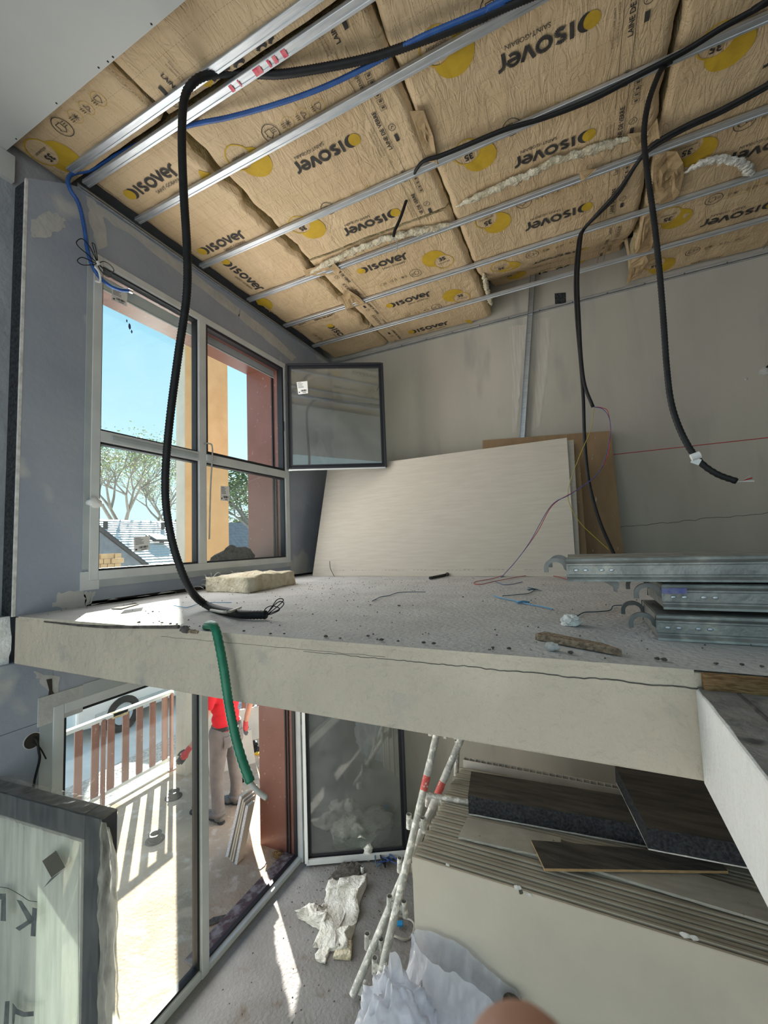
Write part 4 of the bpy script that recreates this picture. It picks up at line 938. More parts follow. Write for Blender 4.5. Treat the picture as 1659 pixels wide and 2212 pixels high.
# scaffold planks
def plank(x0, y0, z0, label, blue=False, end=2.9):
    t = thing('scaffold_plank', label, 'scaffold plank', (x0, y0+0.16, z0), 'steel scaffold planks stacked on the mezzanine')
    h = 0.072
    for s, yy in ((1, y0), (-1, y0+0.32)):
        prof = [(0,0),(0.012*s,0),(0.012*s,0.004),(0.004*s,0.008),(0.004*s,0.016),(0.010*s,0.019),(0.010*s,0.049),(0.006*s,0.053),(0.010*s,0.057),(0.0,0.062),(0.0,0.068),(0.004*s,h),(0.03*s,h),(0.03*s,h-.002),(0.006*s,h-.003),(0.003*s,h-.006)]
        # outer skin, drawn as a folded sheet
        pts = [(0,0),(0.002,0.006),(0.010,0.014),(0.010,0.018),(0.014,0.020),(0.014,0.047),(0.010,0.049),(0.010,0.054),(0.004,0.058),(0.0,0.063),(0.003,0.070),(0.010,h)]
        mb = MB(); n = len(pts)
        A = [(x0, yy+p*s, z0+q) for p, q in pts]; Bp = [(x0, yy+(p+0.0025)*s, z0+q) for p, q in pts[::-1]]
        mb.prism(A+Bp, (end-x0, 0, 0)); mb.build('side_profile', M['steeldull'], t)
    MB().box((x0+.004, y0+.008, z0+h-.002), (end, y0+.312, z0+h)).build('deck', M['steeldull'], t)
    MB().box((x0+.002, y0+.012, z0+.004), (x0+.006, y0+.308, z0+h-.003)).build('end_plate', M['steeldull'], t)
    for k, dx in enumerate((.028, .055, .10, .127)):
        MB().ball((x0+dx, y0+.014, z0+.034), .008, .003, .005, 12, 6).build('rivet', M['steel'], t, smooth=True)
    for yy in (y0+.03, y0+.27):
        hk_ = MB(); P = []
        for i in range(11):
            a = math.radians(0+180*i/10); P.append((x0-0.032+0.030*math.cos(a), z0+.040+0.026*math.sin(a)))
        P = [(x0+.01, z0+.030)]+P+[(x0-0.062, z0+.026)]
        for (xa, za), (xb, zb) in zip(P, P[1:]):
            pass
        n = len(P); out = []; inn = []
        for i in range(n):
            a = Vector((P[max(i-1,0)][0], P[max(i-1,0)][1])); b = Vector((P[min(i+1,n-1)][0], P[min(i+1,n-1)][1])); d = (b-a).normalized(); nn = Vector((-d.y, d.x))*0.0065
            out.append((P[i][0]+nn.x, yy, P[i][1]+nn.y)); inn.append((P[i][0]-nn.x, yy, P[i][1]-nn.y))
        for i in range(n-1): hk_.prism([out[i], out[i+1], inn[i+1], inn[i]], (0, .012, 0))
        hk_.build('hook', M['darksteel'], t)
    if blue: MB().box((x0-.001, y0+.0015, z0+.045), (x0+.06, y0+.0035, z0+.066)).build('blue_paint_mark', mat('blue_spray', (.05,.06,.28), (.25,.26,.32), 25, .6), t)
    return t
plank(0.19, 1.43, ZM+0.002, 'bottom steel scaffold plank of the stack on the mezzanine')
plank(0.212, 1.445, ZM+0.088, 'middle steel scaffold plank with blue paint on its end', blue=True)
tp = plank(-0.04, 1.435, ZM+0.168, 'top steel scaffold plank, sticking out furthest to the left')
MB().prism([(0.06,1.45,ZM+.168),(0.10,1.45,ZM+.168),(0.105,1.45,ZM+.158),(0.095,1.45,ZM+.135),(0.088,1.45,ZM+.137),(0.088,1.45,ZM+.150)], (0,.012,0)).build('latch', M['darksteel'], tp)
for yy in (1.50, 1.70):
    MB().box((0.23,yy,ZM+.074), (2.6,yy+.03,ZM+.088)).build('spacer_batten', M['wood'], tp) if False else None

# glass wool block on the floor
def woolblock(name, corners, z0, h, m, label, amp=0.02, nx=26, ny=18, nz=7, wild=1.0):
    A, Bc, Cc, D = [Vector((c[0], c[1], 0)) for c in corners]
    bm = bmesh.new(); bmesh.ops.create_cube(bm, size=1.0)
    bmesh.ops.subdivide_edges(bm, edges=bm.edges, cuts=9, use_grid_fill=True)
    mb = MB()
    vs = []
    for v in bm.verts:
        u, w_, q = v.co.x+.5, v.co.y+.5, v.co.z+.5
        p = A.lerp(Bc, u).lerp(D.lerp(Cc, u), w_); p.z = z0+h*q
        nn = Vector((noise.noise(p*9), noise.noise(p*9+V(5,0,0)), noise.noise(p*9+V(0,7,0))))
        n2 = Vector((noise.noise(p*33), noise.noise(p*33+V(5,0,0)), noise.noise(p*33+V(0,7,0))))
        p += (nn*amp+n2*amp*0.45)*(0.4+q)*wild
        if p.z < z0: p.z = z0
        vs.append(p)
    bm.verts.index_update(); fs = [tuple(x.index for x in f.verts) for f in bm.faces]; bm.free()
    mb.add(vs, fs); return mb, label
def wisps(mb, pts, n, L, seed, r=0.0012):
    random.seed(seed)
    for i in range(n):
        p = Vector(random.choice(pts)); q = V(random.uniform(-1,1), random.uniform(-1,1), random.uniform(-.4,.8))*L
        mb.tube([p, p+q*.5+V(0,0,L*.2), p+q], lambda t: r*(1-t*.8), 4, 3)
mb, lb = woolblock('glass_wool_block', [(-2.50,2.22),(-2.06,2.19),(-2.13,2.80),(-2.60,2.82)], ZM+.001, 0.105, 'woolcream', '', 0.018)
o = tag(mb.build('glass_wool_block', M['woolcream'], smooth=True), 'thick cream glass wool block lying under the window', 'insulation')
wv = MB(); wisps(wv, [(-2.5+random.uniform(-.03,.02), 2.22+random.uniform(-.02,.3), ZM+random.uniform(.01,.1)) for i in range(60)], 130, 0.06, 3); w_ = wv.build('loose_fibres', M['wool'], o); w_['kind'] = 'stuff'
# small things on the floor
Zm = ZM+0.002
def fz(a, b, z=Zm): return onZ(a, b, z)
def crumple(c, rx, ry, rz, m, name, label, cat, amp=.45, fr_=2.5, nu=26, nv=16):
    mb = MB(); mb.ball(c, rx, ry, rz, nu, nv, amp, fr_)
    for v in mb.v:
        v += Vector((noise.noise(v*70), noise.noise(v*70+V(3,0,0)), noise.noise(v*70+V(0,3,0))))*rx*0.22
        if v.z < c[2]-rz*0.5: v.z = c[2]-rz*0.5
    return tag(mb.build(name, M[m]), label, cat)
p = fz(1232,1350); crumple((p.x, p.y, p.z+.012), .030, .03, .022, 'tissue', 'crumpled_tissue', 'crumpled white tissue on the mezzanine floor in front of the planks', 'tissue')
a = fz(1156,1382); b = fz(1345,1418)
d = (b-a); d.z = 0; dn = d.normalized(); nn = V(-dn.y, dn.x, 0)
tag(MB().prism([a+nn*.05, a, a+d*0.5-nn*.004, b, a+d*0.75+nn*.03], (0,0,.018)).build('particle_board_offcut', M['chip'], bevel=.002), 'wedge shaped particle board offcut near the slab edge', 'offcut')
p = fz(1194,1405); crumple((p.x,p.y,p.z+.008), .018, .014, .013, 'compound', 'plaster_lump', 'small grey plaster lump beside the particle board offcut', 'lump', .3)
a = fz(929,1252); b = fz(962,1245)
t = thing('conduit_offcut', 'short black conduit offcut by the foot of the leaning boards', 'offcut', a)
MB().tube([a+V(0,0,.012), b+V(0,0,.012)], 0.012, 10).build('tube', M['black'], t); MB().ball(b+V(.015,.01,.018), .018, .014, .016).build('cap', M['dirt'], t)
def string(lst, m, label, r=0.0022, knot=None):
    P = [fz(a, b)+V(0,0,.0035+0.004*abs(noise.noise(Vector((a*.05, b*.05, 0))))) for a, b in lst]
    mb = MB(); mb.tube(P, r, 5, 6)
    if knot:
        k = fz(*knot); mb.tube([k+V(-.03,.02,.004), k+V(0,0,.008), k+V(.03,.02,.005)], r*1.4, 5, 4); mb.tube([k+V(-.02,-.015,.004), k+V(0,0,.01), k+V(.02,.02,.006)], r*1.6, 5, 4)
    return tag(mb.build('string_piece', M[m]), label, 'string')
string([(804,1300),(822,1291),(840,1288),(858,1282),(885,1280),(919,1280)], 'darkstring', 'dark blue string on the floor left of the light blue one')
string([(1085,1289),(1120,1286),(1143,1283),(1155,1274),(1140,1271),(1170,1278)], 'darkstring', 'dark blue string with a frayed end near the board foot', knot=(1150,1276))
string([(1066,1288),(1080,1293),(1110,1299),(1140,1307),(1170,1313),(1194,1318)], 'bluestring', 'light blue knotted string in the middle of the mezzanine floor', .003, knot=(1128,1304))
string([(1224,1331),(1245,1333),(1262,1325),(1290,1324),(1318,1320),(1325,1311),(1345,1310),(1370,1309)], 'darkstring', 'blue string running toward the plank hooks')
string([(375,1310),(400,1314),(412,1312),(440,1304),(500,1303)], 'bluestring', 'light blue string on the floor beneath the black conduit')
string([(1085,1245),(1060,1252),(1030,1257),(1024,1262),(1040,1263),(1075,1256),(1130,1246),(1165,1242),(1200,1246),(1230,1254)], 'red', 'red wire looped on the floor and running under the top plank', .0026)
string([(1082,1248),(1110,1232),(1150,1228),(1180,1233),(1215,1245)], 'bluewire', 'blue wire arching over the floor by the board foot', .0024)
string([(1070,1258),(1085,1264),(1100,1264),(1120,1260),(1128,1258)], 'bluewire', 'short dark blue wire curl on the floor below the red loop', .0024)
tag(MB().tube([onY(712,1212,3.53), onY(714,1228,3.52), onY(722,1245,3.50)], .003, 5, 5).build('wire_stub', M['black']), 'short black wire leaning on the left end of the cream plasterboard', 'wire')
random.seed(9)
cr = [(527,1364),(584,1370),(614,1370),(704,1376),(735,1380),(795,1375),(824,1383),(860,1386),(915,1389),(937,1391),(1065,1400),(1100,1402),(1233,1411),(1420,1424),(1435,1426),(1547,1435),(1603,1437),(1646,1441),(330,1322),(300,1345),(350,1346),(368,1348),(382,1349),(862,1309),(800,1307),(1000,1290)]
M['crumb'] = M['dirt']
for i, (a, b) in enumerate(cr):
    p = onZ(a, b, ZM+.004); r = random.uniform(.0035,.0065)
    mb = MB(); mb.ball(p+V(0,0,.002), r*1.3, r, r*.6, 9, 6, .6, 2.5)
    o = mb.build('debris_crumb', M['crumb']); tag(o, 'small black crumb of debris on the mezzanine floor', 'debris', 'black crumbs on the mezzanine floor')
# scattered dust grit: too fine to count
gr = MB(); random.seed(12)
for i in range(480):
    x = random.uniform(-2.6, 1.2); y = 1.18+random.random()**1.5*2.3
    if random.random() < .35: x = random.gauss(-1.5,.4); y = random.gauss(2.7,.4)
    r = random.uniform(.0015,.0042); z = ZM+.003
    if not (1.18 < y < 3.4 and x > -2.6): continue
    gr.add([(x-r,y-r,z),(x+r,y-r*.6,z),(x+r*.4,y+r,z),(x,y,z+r*1.3)], [(0,1,3),(1,2,3),(2,0,3)])
g_ = gr.build('floor_grit', M['dirt']); g_['kind'] = 'stuff'; tag(g_, 'fine dark grit scattered over the mezzanine floor', 'grit')
tag(MB().prism([fz(240,1316), fz(292,1303), fz(300,1306), fz(262,1316)], (0,0,.004)).build('dark_sliver', M['dirt']), 'dark sliver lying in the patch of sunlight', 'sliver')
# ================================================================== LOWER FLOOR THINGS
random.seed(31)
def ordinal(n):
    a = ['','first','second','third','fourth','fifth','sixth','seventh','eighth','ninth','tenth','eleventh','twelfth','thirteenth','fourteenth','fifteenth','sixteenth','seventeenth','eighteenth','nineteenth']
    if n < 20: return a[n]
    t = {2:'twent',3:'thirt'}[n//10]; return t+'ieth' if n % 10 == 0 else t+'y-'+a[n % 10]
NB = 36
for i in range(NB):
    y = 2.43+i*0.030; x0 = -1.02+random.uniform(-.012,.014); zt_ = 1.2+random.uniform(-.004,.004)
    mb = MB()
    prof = [(0,0),(0.0285,0),(0.0285,zt_-.06),(0.020,zt_-.030),(0.0185,zt_-.003),(0.016,zt_),(0.003,zt_),(0.0,zt_-.004),(0,zt_-.05)]
    mb.prism([(x0, y+p, q) for p, q in prof], (2.6, 0, 0))
    lb = 'front plasterboard of the upright stack, with its broad face showing' if i == 0 else ('rearmost plasterboard of the upright stack' if i == NB-1 else ordinal(i+1)+' plasterboard from the front of the upright stack in the lower room')
    o = tag(mb.build('stacked_board', M['stackface'] if i == 0 else M['stackedge']), lb, 'board', 'plasterboards standing on edge in the lower room')
    if i == 0:
        for (a, b, r) in ((967,1868,.012),(1118,1917,.020),(1143,1933,.016),(1480,2020,.02),(1500,2026,.018)):
            pp = onP(a, b, (0,2.4295,0), (0,1,0)); MB().ball(pp, r, .0035, r*.6, 12, 6, .5, 3).build('edge_chip', M['plaster_edge'], o)
        pp = onP(1125,1927,(0,2.4295,0),(0,1,0)); MB().ball(pp, .012, .003, .012, 10, 6, .4, 3).build('edge_chip', M['dirt'], o)
# hollow plastic panel behind the stack
t = thing('hollow_panel', 'grey hollow plastic panel standing behind the board stack with open cells on top', 'panel', (0.3, 3.56, 0))
MB().box((-1.0,3.535,0), (1.6,3.542,1.245)).build('front_skin', M['honey'], t); MB().box((-1.0,3.585,0), (1.6,3.592,1.245)).build('back_skin', M['honey'], t)
MB().box((-1.0,3.542,0), (1.6,3.585,1.215)).build('core', M['dirt'], t)
for i in range(54): MB().box((-1.0+i*.048,3.542,1.1), (-0.994+i*.048,3.585,1.243)).build('cell_web', M['honey'], t)
# insulation offcuts and planks lying on the stack
def slab2(name, quad, z0, th, m, label, cat='offcut', dz=None, mtop=None, base=None, bm_=None):
    P = [Vector((q[0], q[1], z0+(dz[i] if dz else 0))) for i, q in enumerate(quad)]
    t = thing(name, label, cat, (sum(p.x for p in P)/4, sum(p.y for p in P)/4, min(p.z for p in P)))
    if base: MB().prism(P, (0,0,base)).build('plaster_skin', M[bm_], t, bevel=.001)
    mb = MB(); N_ = 24
    A, Bq, Cq, D = [p+V(0,0,base or 0) for p in P]
    def side(a, b, n=N_): return [a.lerp(b, k/n) for k in range(n)]
    loop = side(A,Bq)+side(Bq,Cq,8)+side(Cq,D)+side(D,A,8)
    r = [p+Vector((noise.noise(p*30), noise.noise(p*30+V(4,0,0)), 0))*.004 for p in loop]; L2 = [p+V(0,0,th*.55)+Vector((noise.noise(p*25+V(0,0,9)), noise.noise(p*25+V(4,0,9)), 0))*.009 for p in loop]; L3 = [p+V(0,0,th) for p in loop]
    n = len(loop); mb.add(r+L2+L3, [(i,(i+1)%n,n+(i+1)%n,n+i) for i in range(n)]+[(n+i,n+(i+1)%n,2*n+(i+1)%n,2*n+i) for i in range(n)]+[tuple(range(n))])
    mb.build('core', M[m], t)
    tp_ = MB(); tp_.grid(lambda u, v: tuple(A.lerp(Bq,u).lerp(D.lerp(Cq,u),v)+V(0,0,th+.0015*noise.noise(Vector((u*9,v*9,th*50))))), 20, 8); tp_.build('top_face', M[mtop or m], t)
    return t
slab2('insulation_offcut', [(-0.80,2.91),(0.80,3.06),(0.76,3.34),(-0.85,3.22)], 1.212, 0.115, 'graphite', 'long charcoal insulation offcut with a white plaster underside on the stack', mtop='darkboard', base=.010, bm_='plaster_edge')
slab2('insulation_offcut', [(0.24,2.78),(0.95,2.84),(0.90,3.45),(0.13,3.42)], 1.345, 0.11, 'graphite', 'charcoal insulation offcut lying crosswise on the long one', mtop='darkboard', base=.008, bm_='plaster_edge')
slab2('dark_plank', [(-0.38,2.76),(-0.29,2.57),(0.62,2.93),(0.60,3.05)], 1.226, 0.014, 'wood', 'thin black plank lying askew over the pale offcuts', mtop='darkboard', dz=(.012,.004,0,0))
slab2('pale_plank', [(-0.81,2.67),(-0.20,2.705),(-0.22,2.90),(-0.80,2.87)], 1.206, 0.014, 'lightboard', 'pale plank offcut at the left on the board stack')
slab2('pale_plank', [(-0.06,2.70),(1.1,2.64),(1.1,2.80),(0.30,2.90)], 1.206, 0.014, 'lightboard', 'pale plank offcut at the right under the black plank')
# scaffold posts
def post(a, b, label, sockets, bands, r=0.027, rings=()):
    a = Vector(a); b = Vector(b); d = (b-a); L_ = d.length; d.normalize()
    t = thing('scaffold_post', label, 'scaffold post', a, 'leaning scaffold posts')
    MB().pipe(a, b, r, r-.004, 18).build('tube', M['tube'], t, smooth=False)
    sd = d.cross(V(0,1,0)).normalized(); 
    up = V(0,0,1)
    for s in sockets:
        c = a+d*s
        for k in (-1, 1):
            q = c + (V(0.055*k, 0.01, 0))
            MB().pipe(q-d*.0-V(0,0,.05)+V(.006*k,0,0), q+V(0,0,.05), 0.0205, 0.017, 14).build('socket', M['tube'], t)
            MB().obox(c+V(0.032*k,.005,0), .03, .012, .05).build('socket_weld', M['tube'], t)
    for s0, s1, m in bands:
        MB().pipe(a+d*s0, a+d*s1, r+.0008, r, 18).build('paint_band', M[m], t)
    return t
A0 = onZ(762,2150,.03); A1 = onY(994,1600,3.36)
post(A0, A1+(A1-A0).normalized()*0.06, 'scaffold post with red band, the right one of the crossing pair at the top', [.30,.80,1.27,1.80], [(1.30,1.42,'redtape'),(1.42,1.52,'white_band'),(1.22,1.30,'white_band')])
B0 = onZ(799,2208,.03); B1 = onY(941,1595,3.20)
B0 = B0+(B0-B1).normalized()*0.02
post(B0, B1+(B1-B0).normalized()*0.06, 'scaffold post with red band, the left one of the crossing pair at the top', [.28,.62,1.12,1.76], [(1.34,1.44,'redtape'),(1.44,1.53,'white_band')])
C0 = onY(962,1712,3.62); C1 = onY(985,1630,3.62)
tag(MB().pipe(V((C0.x+C1.x)/2-.05,3.63,.0), C1+V(.02,0,.12), .022, .018).build('steel_tube', M['tube']), 'grey steel tube standing behind the crossing posts', 'tube')
a = Vector((-1.13,2.985,1.232)); b = Vector((-0.79,3.02,1.232))
tag(MB().pipe(a, b, .018, .014).build('steel_tube', M['tube']), 'short steel tube lying flat on the board stack', 'tube')
# glass wool on the floor
random.seed(2)
mb, _ = woolblock('g', [(-2.02,2.83),(-1.78,2.88),(-1.95,3.50),(-2.26,3.38)], 0.001, 0.05, 'wool', '', .045)
o = tag(mb.build('glass_wool_piece', M['wool'], smooth=True), 'torn white glass wool piece on the lower floor by the door leaf', 'insulation')
mb, _ = woolblock('g', [(-2.30,2.98),(-2.06,2.95),(-2.05,3.14),(-2.22,3.16)], 0.001, 0.05, 'wool', '', .05)
mb.build('torn_lobe', M['wool'], o, smooth=True)
mb, _ = woolblock('g', [(-1.97,2.74),(-1.90,2.74),(-1.92,2.90),(-2.02,2.90)], 0.001, 0.03, 'wool', '', .02)
mb.build('torn_tail', M['wool'], o, smooth=True)
mb, _ = woolblock('g', [(-1.86,2.80),(-1.74,2.84),(-1.78,2.96),(-1.88,2.94)], 0.001, 0.03, 'woolcream', '', .012)
mb.build('cream_underside', M['woolcream'], o, smooth=True)
wv = MB(); wisps(wv, [(-2.2+random.uniform(-.1,.1), 3.02+random.uniform(-.05,.1), .05) for i in range(30)], 60, .07, 5); w_ = wv.build('grey_fibres', M['greytube'], o); w_['kind'] = 'stuff'
# torn black sheet, bottle, coil, block, timber
bs = MB(); Q = [V(-2.30,3.40,.01), V(-2.03,3.48,.01), V(-2.07,3.66,.01), V(-2.27,3.59,.01)]
bs.grid(lambda u, v: tuple(Q[0].lerp(Q[1],u).lerp(Q[3].lerp(Q[2],u),v)+V(.025*noise.noise(Vector((u*4,v*4,1))),.03*noise.noise(Vector((u*5,v*3,2))),.03*abs(noise.noise(Vector((u*3,v*3,5))))+.03*math.sin(u*3)*v)), 16, 12)
tag(bs.build('torn_membrane', M['dirt'], solid=.003), 'torn black membrane piece on the floor below the door leaf', 'membrane')
t = thing('bottle', 'small white plastic bottle on the floor beside the torn black membrane', 'bottle', onZ(783,1884,0))
q = onZ(783,1884,0.001); MB().tube([q, q+V(0,0,.045)], .016, 12).build('body', M['paper'], t); MB().tube([q+V(0,0,.045), q+V(0,0,.062)], .011, 12).build('cap', M['mirror'], t)
q = onZ(868,2005,0.012); cl = MB(); P = [q+V(.10*math.cos(a)*(1+.05*math.sin(5*a)), .10*math.sin(a), .012*math.sin(3*a)+.005) for a in [2*math.pi*k/24*2 for k in range(24)]]
t = thing('strap_coil', 'grey strap coil with a blue buckle on the floor behind the posts', 'strap', q)
MB().tube(P, .008, 6, 3).build('strap', M['greytube'], t); MB().obox(q+V(-.02,.01,.02), .05, .04, .018, Matrix.Rotation(.4,3,'Z')).build('buckle', mat('bright_blue_plastic', (0.02,.25,.55), rough=.4), t, bevel=.004)
q = onZ(780,2146,0); tag(MB().prism([q+V(-.03,-.02,.001), q+V(.03,-.02,.001), q+V(.03,.03,.001), q+V(-.02,.03,.001)], (0,0,.07)).build('foam_block', M['tissue'], bevel=.004), 'small white block at the foot of the right hand scaffold post', 'block')
q = onZ(855,1880,.02)
t = thing('cable_heap', 'tangle of violet and blue cable under the door leaf', 'cable', q)
for k in range(4):
    P = [q+V(random.uniform(-.25,.05), random.uniform(-.04,.12), random.uniform(.005,.05)) for _ in range(6)]
    MB().tube(P, .006, 6, 6).build('cable_loop', M[['bluewire','black','bluewire','darkstring'][k]], t)
for k, (a, b, c, lb) in enumerate([((-1.95,3.86,.03),(-1.62,4.02,.03),.05,'timber offcut lying against the back wall behind the glass leaf'), ((-1.70,3.82,.03),(-1.50,4.12,.10),.045,'timber offcut propped on another behind the glass leaf'), ((-1.60,4.10,.02),(-1.25,3.95,.02),.04,'timber offcut nearest the board stack on the lower floor')]):
    a, b = Vector(a), Vector(b); d = (b-a).normalized(); R_ = Matrix((d, V(-d.y,d.x,0).normalized(), d.cross(V(-d.y,d.x,0).normalized()))).transposed()
    tag(MB().obox((a+b)/2, (b-a).length, c, c*.8, R_).build('timber_offcut', M['wood'], bevel=.003), lb, 'offcut')
mb, _ = woolblock('g', [(-2.45,3.75),(-2.05,3.75),(-2.0,4.15),(-2.45,4.2)], 0.001, .22, 'wool', '', .07)  # pile built where the leaf's glass only reflects the wool on the floor
tag(mb.build('reflection_wool_pile', M['wool'], smooth=True), 'grey white glass wool pile behind the open door leaf, standing in for a reflection', 'insulation')
random.seed(77)
gr = MB()
for i in range(420):
    x = random.uniform(-2.5,-.9); y = random.uniform(1.6,4.1); r = random.uniform(.002,.007); z = .001
    if random.random() < .4: x = random.gauss(-2.2,.2); y = random.gauss(3.6,.2)
    if x < -2.55: continue
    gr.add([(x-r,y-r,z),(x+r,y-r*.6,z),(x+r*.4,y+r,z),(x,y,z+r)], [(0,1,3),(1,2,3),(2,0,3)])
g_ = gr.build('rubble_grit', M['dirt']); g_['kind'] = 'stuff'; tag(g_, 'rubble grit scattered over the lower concrete floor', 'grit')
# plastic bag in front of the stack
bagt = thing('plastic_bag', 'crumpled white translucent plastic bag standing open in front of the board stack', 'plastic bag', (-.85, 2.15, 0))
back = [onY(a, b, 2.405) for a, b in [(888,2016),(900,2008),(930,2010),(965,2025),(1000,2043),(1030,2068),(1060,2095),(1090,2120),(1118,2142),(1130,2160)]]
front = [onY(a, b, y) for (a, b), y in zip([(1120,2190),(1085,2180),(1060,2160),(1030,2135),(990,2110),(955,2095),(925,2075),(905,2050),(892,2030)], [2.36,2.30,2.26,2.22,2.20,2.22,2.26,2.32,2.38])]
rim = catmull(back+front+[back[0]], 6); nr = len(rim)-1
bm2 = MB(); NV = 26
def bagp(u, v):
    k = u*nr; i = int(k) % nr; r = rim[i].lerp(rim[(i+1) % nr], k-int(k))
    ang = math.pi - 2*math.pi*u
    bx = V(-.76+.30*math.cos(ang), 2.20+.20*math.sin(ang), 0.005)
    s = v; p = bx.lerp(r, s); bul = math.sin(s*math.pi)*.05
    p += V(math.cos(ang), math.sin(ang), 0)*bul
    w_ = (1-0.40*s)
    c = abs(noise.noise(Vector((u*18, s*3, 1))))*.08 + abs(noise.noise(Vector((u*34, s*9, 4))))*.045 + abs(noise.noise(Vector((u*70, s*22, 7))))*.015
    p += V(math.cos(ang), math.sin(ang), 0)*(-c*w_*(1 if s < .97 else .4)) + V(0,0,.012*noise.noise(Vector((u*30, s*14, 6))))
    if p.y > 2.42: p.y = 2.42
    return p
bm2.grid(bagp, 110, NV); bm2.build('bag_mouth', M['bag'], bagt, smooth=True)
b3 = MB()
def lump(u, v):
    th = v*math.pi*.96+.02; ph = u*2*math.pi; d = Vector((math.sin(th)*math.cos(ph), math.sin(th)*math.sin(ph), math.cos(th)))
    k = 1-.42*abs(noise.noise(d*2.6+V(2,0,0)))-.16*abs(noise.noise(d*6+V(4,4,0)))-.06*abs(noise.noise(d*15))
    p = V(-1.0, 2.10, .40)+Vector((d.x*.26, d.y*.19, d.z*.42))*k*1.12
    if p.z < .004: p.z = .004
    return p
b3.grid(lump, 60, 40); b3.build('bag_body', M['bag'], bagt, smooth=True)
hp = [onY(a, b, 2.15) for a, b in [(842,2058),(850,2062),(868,2085),(885,2108),(862,2130),(838,2150),(836,2100)]]
hd = MB(); c_ = sum(hp, Vector())/len(hp)
def hdl(u, v):
    k = u*len(hp); i = int(k) % len(hp); r = hp[i].lerp(hp[(i+1) % len(hp)], k-int(k)); p = c_.lerp(r, v)
    return p+V(0, .05*noise.noise(Vector((p.x*16, p.z*12, 1)))-.05*(1-v), 0)
hd.grid(hdl, 42, 8); hd.build('bag_handle', M['bag'], bagt, smooth=True)
q = onY(1108,2162,2.33); tag(MB().tube([q+V(-.04,-.02,-.18), q+V(0,0,-.01)], .05, 16).build('black_roll', M['dirt']), 'black roll poking out of the plastic bag', 'roll')
# wrapped window unit standing in the foreground
wp0 = V(-2.72,1.062,0); wdv = V(0.9957,0.093,0); wn = V(0.093,-0.9957,0); R_ = Matrix((wdv, -wn, V(0,0,1))).transposed()
Lw, Hw, fw = 0.87, 2.0, 0.10
t = thing('wrapped_window', 'dark framed window unit wrapped in plastic film standing near the camera', 'window unit', wp0+wdv*Lw/2)
def wbox(u0, u1, z0, z1, dn, th, name, m, bev=.004):
    c = wp0+wdv*((u0+u1)/2)+wn*dn; c.z = (z0+z1)/2
    return MB().obox(c, u1-u0, th, z1-z0, R_).build(name, M[m], t, bevel=bev)
M['anthra'] = mat('anthracite_frame', (0.035,0.037,0.042), (0.06,0.062,0.066), 9, .45)
wbox(0, fw, 0, Hw, 0, .07, 'stile', 'anthra'); wbox(Lw-fw, Lw, 0, Hw, 0, .07, 'stile', 'anthra'); wbox(fw, Lw-fw, 0, fw, 0, .07, 'rail', 'anthra'); wbox(fw, Lw-fw, Hw-fw, Hw, 0, .07, 'rail', 'anthra')
for u0, u1, z0, z1 in ((fw,fw+.014,fw,Hw-fw), (Lw-fw-.014,Lw-fw,fw,Hw-fw), (fw+.014,Lw-fw-.014,Hw-fw-.014,Hw-fw), (fw+.014,Lw-fw-.014,fw,fw+.014)): wbox(u0, u1, z0, z1, .012, .05, 'glazing_bead', 'greytube', .002)
wbox(fw+.014, Lw-fw-.014, fw+.014, Hw-fw-.014, -.01, .02, 'pane', 'glassdusty', 0)
# film: front sheet, top fold, loose skirt on the right
fm = MB()
def front_film(u, v):
    uu = -0.0+u*(Lw); z = v*(Hw-.0)
    d = .040+.006*noise.noise(Vector((uu*9, z*2, 1)))+.008*abs(noise.noise(Vector((uu*22, z*1.6, 3))))
    inside = fw+.02 < uu < Lw-fw-.02 and z < Hw-fw-.02
    if inside: d -= .012
    return wp0+wdv*uu+wn*d+V(0,0,z)
fm.grid(front_film, 60, 80); fm.build('film_front', M['film'], t, smooth=True)
ff = MB()
def inner_film(u, v):
    uu = fw+.016+u*(Lw-2*fw-.032); z = fw+.016+v*(Hw-2*fw-.032)
    return wp0+wdv*uu+wn*(.004+.003*noise.noise(Vector((uu*14, z*3, 5))))+V(0,0,z)
ff.grid(inner_film, 40, 60); ff.build('film_on_glass', M['filmface'], t, smooth=True)
fs_ = MB()
def skirt(u, v):
    z = Hw*v; wz = .16*(0.72+.28*math.sin(v*5+.5))*(1-.75*max(0,(v-.9)/.1)**1.2)
    uu = Lw-.005+wz*u; d = .034-.02*u+.02*noise.noise(Vector((u*3, z*5, 7)))+.018*abs(noise.noise(Vector((u*6, z*11, 2))))
    return wp0+wdv*uu+wn*d+V(0,0,z-.05*u*v)
fs_.grid(skirt, 16, 90); fs_.build('film_skirt', M['filmskirt'], t, smooth=True)
hm = MB(); hm.tube([skirt(1.0, k/60) for k in range(61)], .003, 6); hm.build('film_hem', M['filmskirt'], t)
ft = MB(); ft.grid(lambda u, v: wp0+wdv*(u*(Lw+.02))+wn*(.042-.09*v)+V(0,0,Hw+.006+.010*abs(noise.noise(Vector((u*40, v*3, 2))))), 60, 6); ft.build('film_top', M['film'], t, smooth=True)
def wpl(lst, off=.050): return [onP(a, b, wp0+wn*off, wn) for a, b in lst]
def mark(lst, name, m='anthra', off=.050):
    P = wpl(lst, off); mb = MB(); mb.prism(P, -wn*.0015); return mb.build(name, M[m], t)
mark([(88,1860),(120,1838),(140,1875),(110,1897)], 'diamond_label', 'osb' if False else 'greendark') if 'greendark' in M else None
M['olive'] = mat('olive_label', (0.085,0.08,0.055), (0.11,0.10,0.07), 8, .6); M['lettergrey'] = mat('grey_lettering', (0.10,0.105,0.10), (0.16,0.165,0.155), 30, .7)
mark([(91,1860),(120,1838),(140,1874),(111,1896)], 'diamond_label', 'olive')
